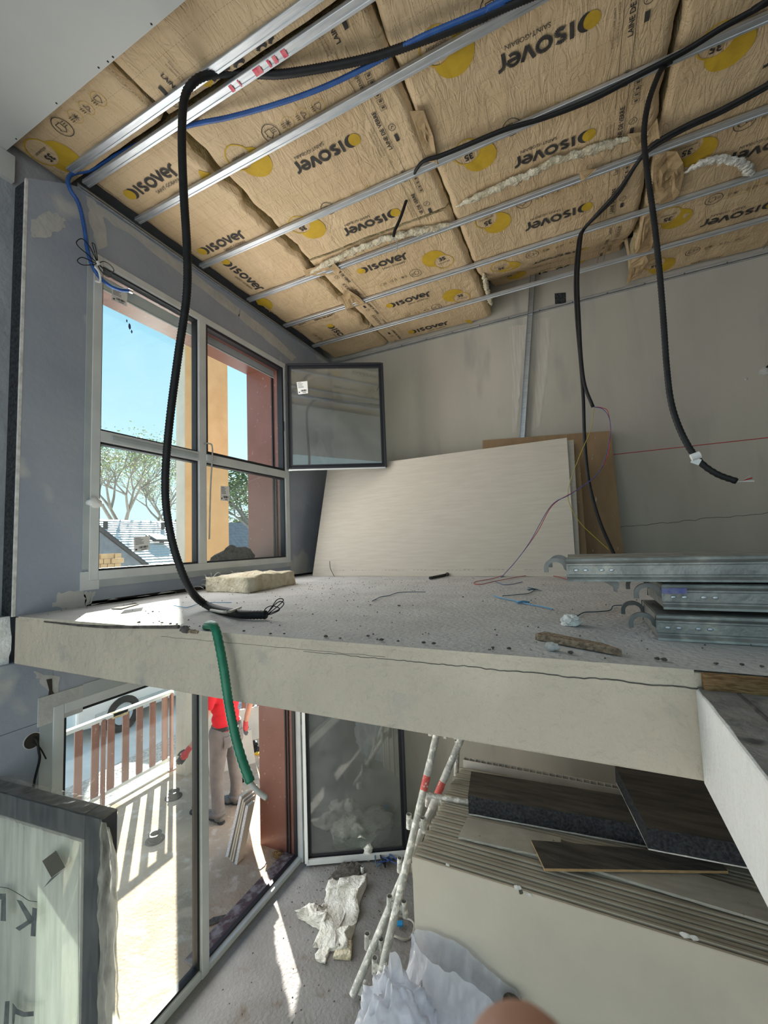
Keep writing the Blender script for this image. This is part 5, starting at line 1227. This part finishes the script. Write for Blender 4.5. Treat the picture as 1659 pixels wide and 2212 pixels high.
mark([(110,1897),(135,1880),(94,1918)], 'label_film_crease', 'lettergrey')
mark([(70,1961),(79,1963),(76,2023),(66,2022)], 'letter_stroke', 'lettergrey'); mark([(36,1944),(46,1947),(70,1983),(66,1996),(60,1990)], 'letter_stroke', 'lettergrey'); mark([(66,1984),(70,1992),(42,2011),(33,2005)], 'letter_stroke', 'lettergrey')
mark([(-14,1931),(12,1931),(12,1990),(1,1989),(3,1943),(-14,1943)], 'letter_stroke', 'lettergrey')
mark([(11,2164),(20,2163),(18,2212),(8,2212)], 'letter_stroke', 'lettergrey'); mark([(27,2168),(36,2180),(52,2187),(72,2185),(72,2195),(50,2197),(32,2190),(30,2212),(26,2212)], 'letter_stroke', 'lettergrey')
# a thin thread of dirt on the glass
tag_ = MB(); tag_.tube(wpl([(0,1916),(20,1920),(45,1934),(62,1945),(80,1948)], .048), .0012, 4, 5); tag_.build('loose_thread', M['ink'], t)
# ================================================================== OUTSIDE
ter = struct(MB().box((-5.42, -3.0, -0.12), (-2.80, 9.0, 0.0)).build('floor_terrace', M['terrace']), 'dusty concrete terrace outside the door')
# kerb, gravel strip and road
struct(MB().box((-5.56, -3.0, -0.3), (-5.42, 4.15, 0.02)).box((-5.56, 4.95, -0.3), (-5.42, 9.0, 0.02)).build('kerb', M['road']), 'pale kerb under the railing')
gv = MB(); gv.grid(lambda u, v: (-6.5+.94*u+(.06*noise.noise(Vector((v*40,0,1))) if u == 0 else 0), -3+13*v, -.07+.02*noise.noise(Vector((u*20,v*200,2)))), 18, 160); struct(gv.build('gravel_strip', M['gravel']), 'strip of rough gravel beyond the railing')
struct(MB().box((-120, -60, -1.2), (-5.6, 140, -.12)).build('ground', M['road']), 'pale sunlit road and yard')
# pillar / screen wall of the loggia: orange inside face, grey return
pl_ = struct(MB().box((-5.28, 4.15, -.02), (-5.095, 4.865, 2.62)).box((-5.28, 4.15, 2.62), (-5.095, 4.965, 7.5)).build('pillar', M['render']), 'rendered pillar between terrace and road')
MB().box((-5.0965, 4.150, 2.62), (-5.088, 4.9655, 7.5)).build('orange_face', M['orange'], pl_)
MB().box((-5.0965, 4.1495, .0), (-5.088, 4.8655, 2.62)).build('beige_face', M['render'], pl_)
# slab over the terrace beyond the window line is left out: the loggia is open above
# railing
def railing(ys, y0, y1, posts, label):
    t = thing('railing', label, 'railing', (-5.47, (y0+y1)/2, 0))
    for y in ys:
        MB().box((-5.475, y-.043, .15), (-5.455, y+.043, 1.04)).build('slat', M['brown'], t, bevel=.002)
    MB().box((-5.50, y0, 1.03), (-5.43, y1, 1.075)).build('top_rail', M['pvc'], t, bevel=.004); MB().box((-5.485, y0, .13), (-5.445, y1, .17)).build('bottom_rail', M['pvc'], t, bevel=.003)
    for y in posts:
        MB().box((-5.455, y-.02, 0), (-5.415, y+.02, 1.05)).build('post', M['brown'], t, bevel=.003); MB().box((-5.50, y-.06, .0), (-5.38, y+.06, .015)).build('post_foot', M['brown'], t)
    return t
railing([3.37-.187*k for k in range(1, 14)]+[3.37+.187*k for k in range(0, 5)], .9, 4.24, (3.26, 4.20, 2.1, 1.0), 'brown slatted terrace railing seen through the fixed door light')
railing([5.08+.187*k for k in range(16)], 4.96, 8.0, (5.0, 6.4, 7.9), 'brown slatted terrace railing right of the pillar')
# side parapet and lit panels behind the worker
for k, (a, b, h_, lb) in enumerate([((-5.30,5.0),(-4.75,5.6),.42,'beige insulation board leaning by the railing behind the worker'), ((-4.80,4.30),(-4.45,4.80),.42,'beige board leaning on the pillar behind the worker')]):
    A = V(a[0],a[1],0.001); Bq = V(b[0],b[1],.001); up = V(-.16,.16,h_) if k == 0 else V(-.12,.05,h_)
    tag(MB().prism([A, Bq, Bq+up, A+up], (.03,-.02,0)).build('leaning_board', M['render']), lb, 'board')
# sponge on the railing
p = onX(258,1541,-5.46); tag(MB().obox(p, .06, .20, .075, Matrix.Rotation(-.05,3,'X')).build('foam_offcut', M['woolyellow'], bevel=.008), 'cream foam offcut stuck on the railing top', 'offcut')
# pedestal pads
def pedestal(p, label, tilt=0, s=1.0):
    t = thing('pedestal_pad', label, 'pedestal', p, 'black terrace pedestals')
    R_ = Matrix.Rotation(tilt, 3, 'Y'); p = Vector(p)
    def ring(r0, z0, r1, z1, nm):
        mb = MB(); n = 24; vs = []
        for r, z in ((r0,z0),(r1,z1),(r1*.7,z1),(r0*.7,z0)):
            for k in range(n): a = 2*math.pi*k/n; vs.append(p+R_ @ V(r*math.cos(a)*s, r*math.sin(a)*s, z*s)+V(0,0,.1*abs(math.sin(tilt))*s))
        fs = []
        for j in range(4):
            for k in range(n): fs.append((j*n+k, j*n+(k+1)%n, ((j+1)%4)*n+(k+1)%n, ((j+1)%4)*n+k))
        mb.add(vs, fs); return mb.build(nm, M['black'], t)
    ring(.10,.0,.10,.008,'base'); ring(.06,.008,.055,.06,'body'); ring(.065,.06,.07,.075,'head')
    return t
pedestal(onZ(375,1722,0), 'black pedestal pad standing alone on the terrace near the pillar')
pedestal(onZ(335,1815,0), 'glossy black pedestal pad lying in the striped sunlight', s=.95)
pedestal(onZ(425,1752,0), 'black pedestal pad beside the door mullion', s=.8)
q = onZ(548,1620,0); t = pedestal(q, 'stack of black pedestal pads behind the worker', s=1.0)
MB().tube([q+V(0,0,.075), q+V(0,0,.12)], .05, 16).build('upper_pad', M['black'], t)
pedestal(onZ(523,1685,0), 'black pedestal pad at the heel of the worker', s=.7)
t = thing('measuring_tool', 'small yellow and black hand tool on the terrace behind the worker', 'tool', onZ(560,1632,0))
q = onZ(556,1630,0); MB().obox(q+V(0,0,.015), .07, .05, .03).build('body', M['yellowink'], t, bevel=.006); MB().obox(q+V(.06,.03,.012), .08, .03, .02).build('handle', M['black'], t, bevel=.004)
# white-edged slabs leaning in the door reveal
M['edgewhite'] = mat('white_printed_edge', (.68,.66,.66), (.50,.48,.50), 60, .8, stretch=(1,1,2), lo=.45, hi=.6)
sl = [(-3.42,.185,'first white edged slab, leftmost of the leaning row'),(-3.355,.16,'second slab of the leaning row, beige'),(-3.315,.15,'third slab of the leaning row, beige'),(-3.265,.135,'fourth white edged slab of the leaning row'),]
for k, (x, ln, lb) in enumerate(sl):
    w_ = [.032,.018,.018,.032][k]; Hh = .56 - .015*k; ln = .11-.012*k; yl = [.22,.20,.14,.09][k]; y0_ = 3.26-.012*k+.0
    up = V(ln, .085, Hh)
    t = thing('leaning_slab', lb+' outside the door', 'slab', (x, y0_+.2, 0.0), 'slabs leaning outside the door')
    A = V(x, y0_, .001)
    MB().prism([A, A+V(w_,0,0), A+V(w_,0,0)+up, A+up], (0,yl,0)).build('slab_body', M['stackface'], t, bevel=.002)
    MB().prism([A+V(0,-.003,0), A+V(w_,-.003,0), A+V(w_,-.003,0)+up, A+V(0,-.003,0)+up], (0,.0028,0)).build('slab_edge', M['edgewhite'] if k in (0,3) else M['stackface'], t)
# blade-like offcut and rag on the terrace, insole
q = onZ(470,1995,0); tag(MB().prism([q+V(-.10,-.06,.001), q+V(-.04,-.05,.001), q+V(.09,.10,.001), q+V(.06,.12,.001), q+V(-.07,.02,.001)], (0,0,.012)).build('rubber_sole', M['dirt'], bevel=.003), 'dark rubber sole lying by the brown door sill', 'sole')
q = onZ(568,1870,0); tag(MB().prism([q+V(-.02,-.05,.001), q+V(.01,-.05,.001), q+V(.02,.0,.001), q+V(.0,.05,.001)], (0,0,.006)).build('paper_scrap', M['tissue']), 'white paper scrap on the terrace near the sill', 'scrap')
q = onZ(600,1850,0.0); crumple((q.x,q.y,.02), .05,.04,.025, 'osb', 'dry_leaf_heap', 'heap of dry brown leaves in the corner of the door reveal', 'leaves')
# black bag on the outer sill
p = onX(497,1208,-3.02); mb = MB(); mb.ball((-3.0,2.98,2.955), .14,.26,.13, 22, 14, .45, 2.2)
for v in mb.v:
    if v.z < 2.952: v.z = 2.952
tag(mb.build('black_sack', M['dirt'], smooth=False), 'crumpled black sack on the outer window sill', 'sack')
# parked car
def car(x, y, label):
    t = thing('parked_car', label, 'car', (x, y, -.12))
    L_, Wd = 4.3, 1.75; z = -.12
    body = [(0,.30),(0,.62),(.15,.80),(1.0,.92),(1.65,1.40),(3.2,1.44),(4.05,.98),(4.3,.85),(4.3,.32),(3.95,.25),(.35,.25)]
    mb = MB(); n = len(body); vs = []
    for xx, ins in ((0, .10), (.09, 0), (Wd-.09, 0), (Wd, .10)):
        for (l, h_) in body: vs.append((x-xx, y+l*(1-ins*.02)+ins*.1, z+h_*(1-ins*.3*(h_ > .95))))
    fs = [tuple(range(n))[::-1], tuple(range(3*n, 4*n))]
    for j in range(3): fs += [(j*n+k, j*n+(k+1) % n, (j+1)*n+(k+1) % n, (j+1)*n+k) for k in range(n)]
    mb.add(vs, fs); mb.build('body', mat('silver_car_paint', (.62,.64,.65), rough=.3, metal=.3), t, bevel=.03)
    MB().prism([(x+.012,y+1.12,z+.93),(x+.012,y+1.70,z+1.34),(x+.012,y+3.15,z+1.36),(x+.012,y+3.75,z+.98)], (-.03,0,0)).build('side_window', M['gasket'], t)
    MB().box((x-.005,y+.3,z+.42), (x+.012,y+4.0,z+.47)).build('side_moulding', M['pvcgrey'], t)
    for yy in (.78, 3.45):
        for xx in (x-.08, x-Wd+.08):
            MB().pipe((xx-.09, y+yy, z+.31), (xx+.10, y+yy, z+.31), .31, .19, 24).build('tyre', M['black'], t); MB().tube([(xx-.05, y+yy, z+.31), (xx+.085, y+yy, z+.31)], .19, 16).build('hubcap', M['mirror'], t)
    return t
car(-7.65, 4.15, 'silver parked car beyond the terrace railing')
# neighbouring houses
def tiled_roof(parent, A, Bq, C_, D, nrow, m, name='roof_tile_row', th=.06):
    """A-B eave, D-C ridge"""
    A, Bq, C_, D = map(Vector, (A, Bq, C_, D)); n = (Bq-A).cross(D-A).normalized()
    for i in range(nrow):
        a = A.lerp(D, i/nrow); b = Bq.lerp(C_, i/nrow); c = Bq.lerp(C_, (i+1.08)/nrow); d = A.lerp(D, (i+1.08)/nrow)
        MB().prism([a+n*th, b+n*th, c+n*th*.2, d+n*th*.2], -n*.05).build(name, m, parent)
M['rooftile'] = mat('pale_roof_tile', (.66,.65,.63), (.5,.49,.48), 2, .5, stretch=(1,6,6))
M['slate'] = mat('dark_slate', (.15,.155,.17), (.22,.225,.24), 3, .6, bump=.5, bscale=6)
M['housewall'] = mat('white_house_wall', (.62,.61,.58), (.56,.55,.52), 1, .9)
Rg0 = onX(150,1116,-26); Rg1 = onX(372,1131,-26)
hA = thing('house', 'neighbouring house with a pale tiled roof seen through the left panes', 'house', (-26, 17, -.12))
E0 = onX(150,1240,-21); E1 = onX(400,1240,-21); E0.z = E1.z = min(E0.z, 1.6)
rz = (Rg0.z+Rg1.z)/2
tiled_roof(hA, (-18, 6.5, 1.35), (-18, 15.6, 1.35), (-26, 21.5, rz), (-26, 8, rz), 26, M['rooftile'])
MB().box((-31, 8, -.12), (-18.3, 15.0, 1.4)).build('wall', M['housewall'], hA)
MB().prism([(-26,21.3,rz-.1),(-26,8,rz-.1),(-31,8,1.5),(-31,19.6,1.5)], (0,0,.08)).build('rear_slope', M['rooftile'], hA)
q = onX(338,1165,-23.0); MB().obox(q+V(.2,0,.05), .9, 1.1, .12, Matrix.Rotation(math.radians(23),3,'Y')).build('skylight', M['gasket'], hA); MB().obox(q+V(.25,0,.12), .75, .9, .06, Matrix.Rotation(math.radians(23),3,'Y')).build('skylight_pane', M['mirror'], hA)
for a, b in ((228,1132),(352,1133),(274,1168)):
    q = onX(a,b,-24.6); MB().tube([q+V(0,0,-.3), q+V(0,0,.15)], .12, 10).build('roof_vent', M['gasket'], hA)
# slate slope in front at the left
hB = thing('house', 'nearer grey slate roof cutting across the lower left pane', 'house', (-16, 8.5, -.12))
P = [onX(a,b,-15) for a,b in ((150,1092),(318,1222),(318,1330),(150,1330))]
MB().prism([P[0], P[1], P[1]+V(.8,0,-2.2), P[0]+V(.8,0,-4)], (-2.5,0,-.4)).build('slate_slope', M['slate'], hB)
MB().tube([P[0], P[1]], .10, 8).build('verge', M['gasket'], hB)
MB().box((-17, min(P[0].y,P[1].y), -.12), (-15.2, P[1].y-.2, 1.2)).build('wall', M['housewall'], hB)
# pallet of yellow bricks
pbr = thing('brick_pallet', 'stack of yellow bricks beyond the lower left pane', 'brick stack', onX(237,1235,-9.6))
b0 = onX(211,1226,-9.6); b1 = onX(262,1222,-9.6); zt_ = onX(235,1196,-9.6).z; nrow, ncol = 3, 4
wy = (b1.y-b0.y+.1)/ncol; hz = (zt_-b0.z+.05)/nrow
random.seed(8); M['ybrick'] = mat('yellow_brick', (.62,.40,.20), (.50,.30,.14), 6, .85)
for r_ in range(nrow+2):
    for c_i in range(ncol):
        yb = b0.y-.1+c_i*wy+(wy/2 if r_ % 2 else 0)
        MB().box((-9.9, yb+.008, zt_-(r_+1)*hz+.006), (-9.6+random.uniform(-.02,.02), yb+wy-.008, zt_-r_*hz)).build('brick', M['ybrick'], pbr)
MB().box((-9.9, b0.y-.1, -.12), (-9.62, b1.y+.1, zt_-(nrow+2)*hz)).build('pallet_load', M['wood'], pbr)
# right hand house seen beside the brown reveal
hC = thing('house', 'distant house with a grey tiled roof right of the orange pillar', 'house', (-30, 32, -.12))
q0 = onX(488,1138,-30); q1 = onX(545,1210,-30)
tiled_roof(hC, (-27, q0.y-2, q1.z-.3), (-27, q1.y+4, q1.z-.3), (-31, q1.y+4, q0.z+.6), (-31, q0.y-2, q0.z+.4), 14, M['slate'])
MB().box((-34, q0.y-2, -.12), (-27.3, q1.y+4, q1.z-.2)).build('wall', M['housewall'], hC)
qq = onX(532,1120,-33); MB().prism([(-33, qq.y-1.5, q1.z), (-33, qq.y+4, q1.z), (-33, qq.y+4, qq.z+2), (-33, qq.y+1, qq.z+.4)], (-.3,0,0)).build('gable', M['housewall'], hC)
# trees
M['bark'] = mat('grey_bark', (.17,.15,.13), (.25,.22,.19), 8, .9); M['leafmat'] = mat('green_leaf', (.13,.20,.04), (.26,.30,.07), 1.2, .6); M['leafdk'] = mat('dark_green_leaf', (.05,.12,.03), (.12,.20,.06), 1.2, .6)
def tree(base, h_, spread, label, seed, nleaf, lm, ls=.20, depth=5):
    random.seed(seed); t = thing('tree', label, 'tree', base, 'trees beyond the houses'); br = MB(); tips = []
    def grow(p, d, L_, r, k):
        q = p+d*L_; mid = p.lerp(q,.5)+V(random.uniform(-1,1),random.uniform(-1,1),0)*L_*.05
        br.tube([p, mid, q], lambda s: r*(1-.35*s), 5, 2, cap=False)
        if k == 0: tips.append(q); return
        if k <= 2: tips.append(q)
        for i in range(random.choice((2,3,3))):
            a = random.uniform(.25,.62)*spread; ph = random.uniform(0, 2*math.pi)
            ax = d.cross(V(math.cos(ph), math.sin(ph), .3)).normalized()
            grow(q, (Matrix.Rotation(a,3,ax) @ d).normalized(), L_*random.uniform(.62,.82), r*.62, k-1)
    grow(Vector(base), V(0,0,1), h_*.30, h_*.022, depth)
    br.build('branches', M['bark'], t)
    lv = MB(); 
    for i in range(nleaf):
        p = random.choice(tips)+V(random.gauss(0,1),random.gauss(0,1),random.gauss(0,.8))*h_*.045; a = random.uniform(0,6.28); u = V(math.cos(a),math.sin(a),random.uniform(-.5,.5))*ls*random.uniform(.6,1.2); w_ = V(-math.sin(a)*.5,math.cos(a)*.5,random.uniform(-.5,.5))*ls*.7
        lv.add([p-u, p+w_, p+u, p-w_], [(0,1,2,3)])
    o = lv.build('leaves', lm, t, fixn=False); o['kind'] = 'stuff'
    return t
b = onX(285,1150,-36); tree((-36, b.y-.5, -.12), 14.5, 1.0, 'bare branched tree with thin foliage above the pale roof', 5, 6000, M['leafmat'], .12, 7)
b = onX(345,1150,-36); tree((-37, b.y+1.0, -.12), 12.5, 1.0, 'second bare branched tree, right of the first', 15, 5000, M['leafmat'], .12, 7)
b = onX(525,1100,-16); tree((-16, b.y+1.4, -.12), 8.6, 1.1, 'leafy green tree beside the brown reveal', 9, 3600, M['leafdk'], .14)
b = onX(505,1150,-40); tree((-40, b.y, -.12), 8.0, 1.1, 'small round tree behind the distant house', 12, 1500, M['leafdk'], .25)
# ================================================================== PERSON and FINGERTIP
def limb(mb, pts, n=6, seg=14, flat=1.0):
    """pts: (x,y,z,r) ; smooth swept limb"""
    P = catmull([Vector(p[:3]) for p in pts], n); Rr = []
    m = len(pts)
    for i in range(m-1):
        for k in range(n): Rr.append(pts[i][3]+(pts[i+1][3]-pts[i][3])*k/n)
    Rr.append(pts[-1][3])
    mm = len(P)
    mb.tube(P, lambda t: Rr[min(mm-1, int(round(t*(mm-1))))], seg, 0)
    mb.ball(P[0], Rr[0], Rr[0], Rr[0], 12, 8); mb.ball(P[-1], Rr[-1], Rr[-1], Rr[-1], 12, 8)
pc = V(-3.95, 3.78, 0)
pt_ = thing('person', 'worker in a red t-shirt and grey trousers standing with his back to the room', 'person', (pc.x, pc.y, 0))
def pb(x, y, z, r): return (pc.x+x, pc.y+y, z, r)       # x: backwards (+ toward room), y: his right
# trousers
tr = MB()
limb(tr, [pb(.0,-.105,.95,.115), pb(.01,-.115,.80,.105), pb(-.005,-.13,.50,.078), pb(.02,-.145,.28,.070), pb(.04,-.155,.10,.072)])
limb(tr, [pb(.0,.105,.95,.115), pb(.0,.12,.80,.105), pb(-.015,.145,.50,.078), pb(.0,.16,.28,.070), pb(-.02,.17,.10,.072)])
tr.ball(V(pc.x+.01, pc.y, .95), .125, .185, .13, 16, 10); tr.ball(V(pc.x+.065, pc.y-.075, .90), .085, .10, .11, 12, 8); tr.ball(V(pc.x+.065, pc.y+.075, .90), .085, .10, .11, 12, 8)
tro = tr.build('trousers', M['trousers'], pt_, remesh=.016, smo=4)
for s in (-1, 1):
    MB().grid(lambda u, v: (pc.x+.158-.02*abs(v-.5)-.10*(u-.5)**2, pc.y+s*.085+(u-.5)*.125, .80+.13*v), 8, 8).build('back_pocket', M['trousers'], tro, solid=.006)
for yy, xx in ((-.155,.04), (.17,-.02)):
    MB().tube([(pc.x+xx, pc.y+yy, .075), (pc.x+xx, pc.y+yy, .125)], .079, 16).build('turned_cuff', M['trousers'], tro, smooth=True)
# belt with pouch
bl = MB(); n = 28; vs = []
for z in (.985, 1.03):
    for k in range(n): a = 2*math.pi*k/n; vs.append((pc.x+.01+.135*math.cos(a), pc.y+.185*math.sin(a), z-.02*math.sin(a)*0))
bl.add(vs, [(k, (k+1) % n, n+(k+1) % n, n+k) for k in range(n)]); be = bl.build('belt', M['leather'], pt_, solid=.006)
MB().obox((pc.x+.155, pc.y+.01, .965), .03, .07, .11).build('belt_pouch', M['leather'], be, bevel=.008); MB().obox((pc.x+.173, pc.y+.01, 1.005), .008, .028, .030).build('buckle', M['mirror'], be, bevel=.003)
# shirt
sh_ = MB()
for z, a, b, dx in ((1.0,.14,.19,.01),(1.1,.13,.185,.0),(1.22,.135,.19,-.01),(1.34,.135,.19,-.015),(1.45,.12,.185,-.015),(1.51,.10,.17,-.015)): sh_.ball(V(pc.x+dx, pc.y, z), a, b, .10, 18, 10)
limb(sh_, [pb(-.01,-.15,1.51,.075), pb(0,-.21,1.44,.070), pb(.01,-.265,1.31,.066)]); limb(sh_, [pb(-.01,.15,1.53,.072), pb(0,.26,1.51,.068), pb(.0,.355,1.45,.062)])
sh_.build('red_shirt', M['tshirt'], pt_, remesh=.016, smo=5)
# body: arms, neck and head in one skin
bd = MB()
limb(bd, [pb(0,-.18,1.50,.05), pb(.01,-.27,1.30,.047), pb(.02,-.36,1.12,.040), pb(.015,-.43,1.02,.034), pb(-.0,-.50,.96,.028)])
limb(bd, [pb(0,.18,1.53,.05), pb(.0,.355,1.46,.047), pb(.0,.43,1.20,.042), pb(-.03,.385,.96,.034), pb(-.05,.38,.88,.027)])
limb(bd, [pb(-.0,0,.95,.09), pb(-.01,0,1.25,.10), pb(-.015,0,1.50,.085), pb(-.02,0,1.58,.058), pb(-.03,0,1.66,.062)])
limb(bd, [pb(-.015,-.18,1.50,.05), pb(-.015,.18,1.52,.05)])
limb(bd, [pb(0,0,.97,.08), pb(.0,-.105,.90,.07), pb(-.005,-.13,.50,.055), pb(.04,-.155,.14,.045)]); limb(bd, [pb(0,0,.97,.08), pb(0,.105,.90,.07), pb(-.015,.145,.50,.055), pb(-.02,.17,.14,.045)])
bd.ball(V(pc.x-.045, pc.y, 1.735), .098, .078, .118, 18, 14); bd.ball(V(pc.x-.085, pc.y, 1.69), .055, .055, .065, 12, 8)
bd.ball(V(pc.x-.146, pc.y, 1.722), .018, .014, .020, 8, 6)
for s in (-1, 1): bd.ball(V(pc.x-.04, pc.y+s*.08, 1.73), .022, .012, .032, 8, 6)
for s in (-1, 1): limb(bd, [pb(.04 if s < 0 else -.02, -.155 if s < 0 else .17, .16, .045), pb(.04 if s < 0 else -.02, -.155 if s < 0 else .17, .09, .045)])
bod = bd.build('body', M['skin'], pt_, remesh=.011, smo=3)
hr = MB(); hr.ball(V(pc.x-.030, pc.y, 1.762), .098, .084, .105, 16, 12); hr.ball(V(pc.x+.015, pc.y, 1.72), .065, .072, .085, 14, 10); hr.build('hair', M['hair'], pt_, remesh=.012, smo=3)
fc = MB()
for s in (-1, 1): MB().ball(V(pc.x-.136, pc.y+s*.032, 1.745), .006, .012, .007, 8, 6).build('eye', M['leather'], bod)
MB().box((pc.x-.139, pc.y-.024, 1.675), (pc.x-.132, pc.y+.024, 1.682)).build('mouth', M['glover'], bod)
# gloves: palm, four fingers, thumb
def glove(c, axis, side, name):
    c = Vector(c); ax = Vector(axis).normalized(); sd = Vector(side); sd = (sd-ax*sd.dot(ax)).normalized(); nn = ax.cross(sd)
    g_ = MB(); limb(g_, [tuple(c-ax*.02)+(.030,), tuple(c+ax*.03)+(.032,), tuple(c+ax*.075)+(.036,)])
    for k in (-1, 0, 1): g_.ball(c+ax*.055+sd*.02*k, .022, .022, .03, 10, 8)
    o = g_.build(name, M['glover'], pt_, remesh=.008, smo=2)
    f = MB()
    for k, L_ in enumerate((.062,.075,.070,.055)):
        b = c+ax*.085+sd*(-.030+.020*k); f2 = [tuple(b)+(.0105,), tuple(b+ax*L_*.5-nn*.004)+(.0100,), tuple(b+ax*L_*.9-nn*.018)+(.0085,)]; limb(f, f2, 4, 10)
    b = c+ax*.03-sd*.035; limb(f, [tuple(b)+(.0125,), tuple(b+ax*.03-sd*.018)+(.0115,), tuple(b+ax*.06-sd*.020-nn*.01)+(.0095,)], 4, 10)
    f.ball(c+ax*.08, .03, .034, .016, 10, 8)
    f.build('glove_fingers', M['gloved'], o, remesh=.005, smo=2)
glove(pb(-.005,-.515,.945,0)[:3], (-.10,-.72,-.62), (.5,.5,-.5), 'glove')
glove(pb(-.052,.38,.865,0)[:3], (-.05,.0,-1), (.3,-1,0), 'glove')
# shoes
for s, yy, xx, yaw in ((-1,-.155,.04,.15), (1,.17,-.02,-.25)):
    d = V(-math.cos(yaw), math.sin(yaw), 0); sm_ = MB(); b = V(pc.x+xx, pc.y+yy, 0)
    sm_.ball(b+V(0,0,.06), .055,.052,.065, 14, 10); sm_.ball(b+d*.10+V(0,0,.045), .075,.052,.045, 14, 10); sm_.ball(b+d*.17+V(0,0,.038), .06,.05,.038, 14, 10); sm_.ball(b-d*.04+V(0,0,.045), .045,.042,.045, 12, 8)
    so2 = sm_.build('shoe', M['shoe'], pt_, remesh=.011, smo=3)
    sl_ = MB()
    for q, r in ((-.05,.045),(.02,.045),(.10,.052),(.17,.05)): sl_.ball(b+d*q+V(0,0,.010), r*1.1, r, .012, 12, 6)
    sl_.build('sole', M['leather'], so2, remesh=.008)
# photographer's fingertip at the very bottom of the frame, touching the phone's edge
fd = ray(1140, 2385).normalized(); tip = CAM+fd*.096
dn_ = RC @ V(.12, -1, .0); dn_.normalize()
fg = MB()
limb(fg, [tuple(tip)+(.0092,), tuple(tip+dn_*.012)+(.0100,), tuple(tip+dn_*.028)+(.0098,), tuple(tip+dn_*.05+(RC @ V(0,0,.012)))+(.0102,), tuple(tip+dn_*.075+(RC @ V(0,0,.035)))+(.0108,)], 6, 18)
fo = tag(fg.build('fingertip', M['skin'], remesh=.0012, smo=4), 'blurred fingertip of the photographer poking into the bottom edge', 'finger')
for o in bpy.data.objects:
    if '_o' in o: del o['_o']
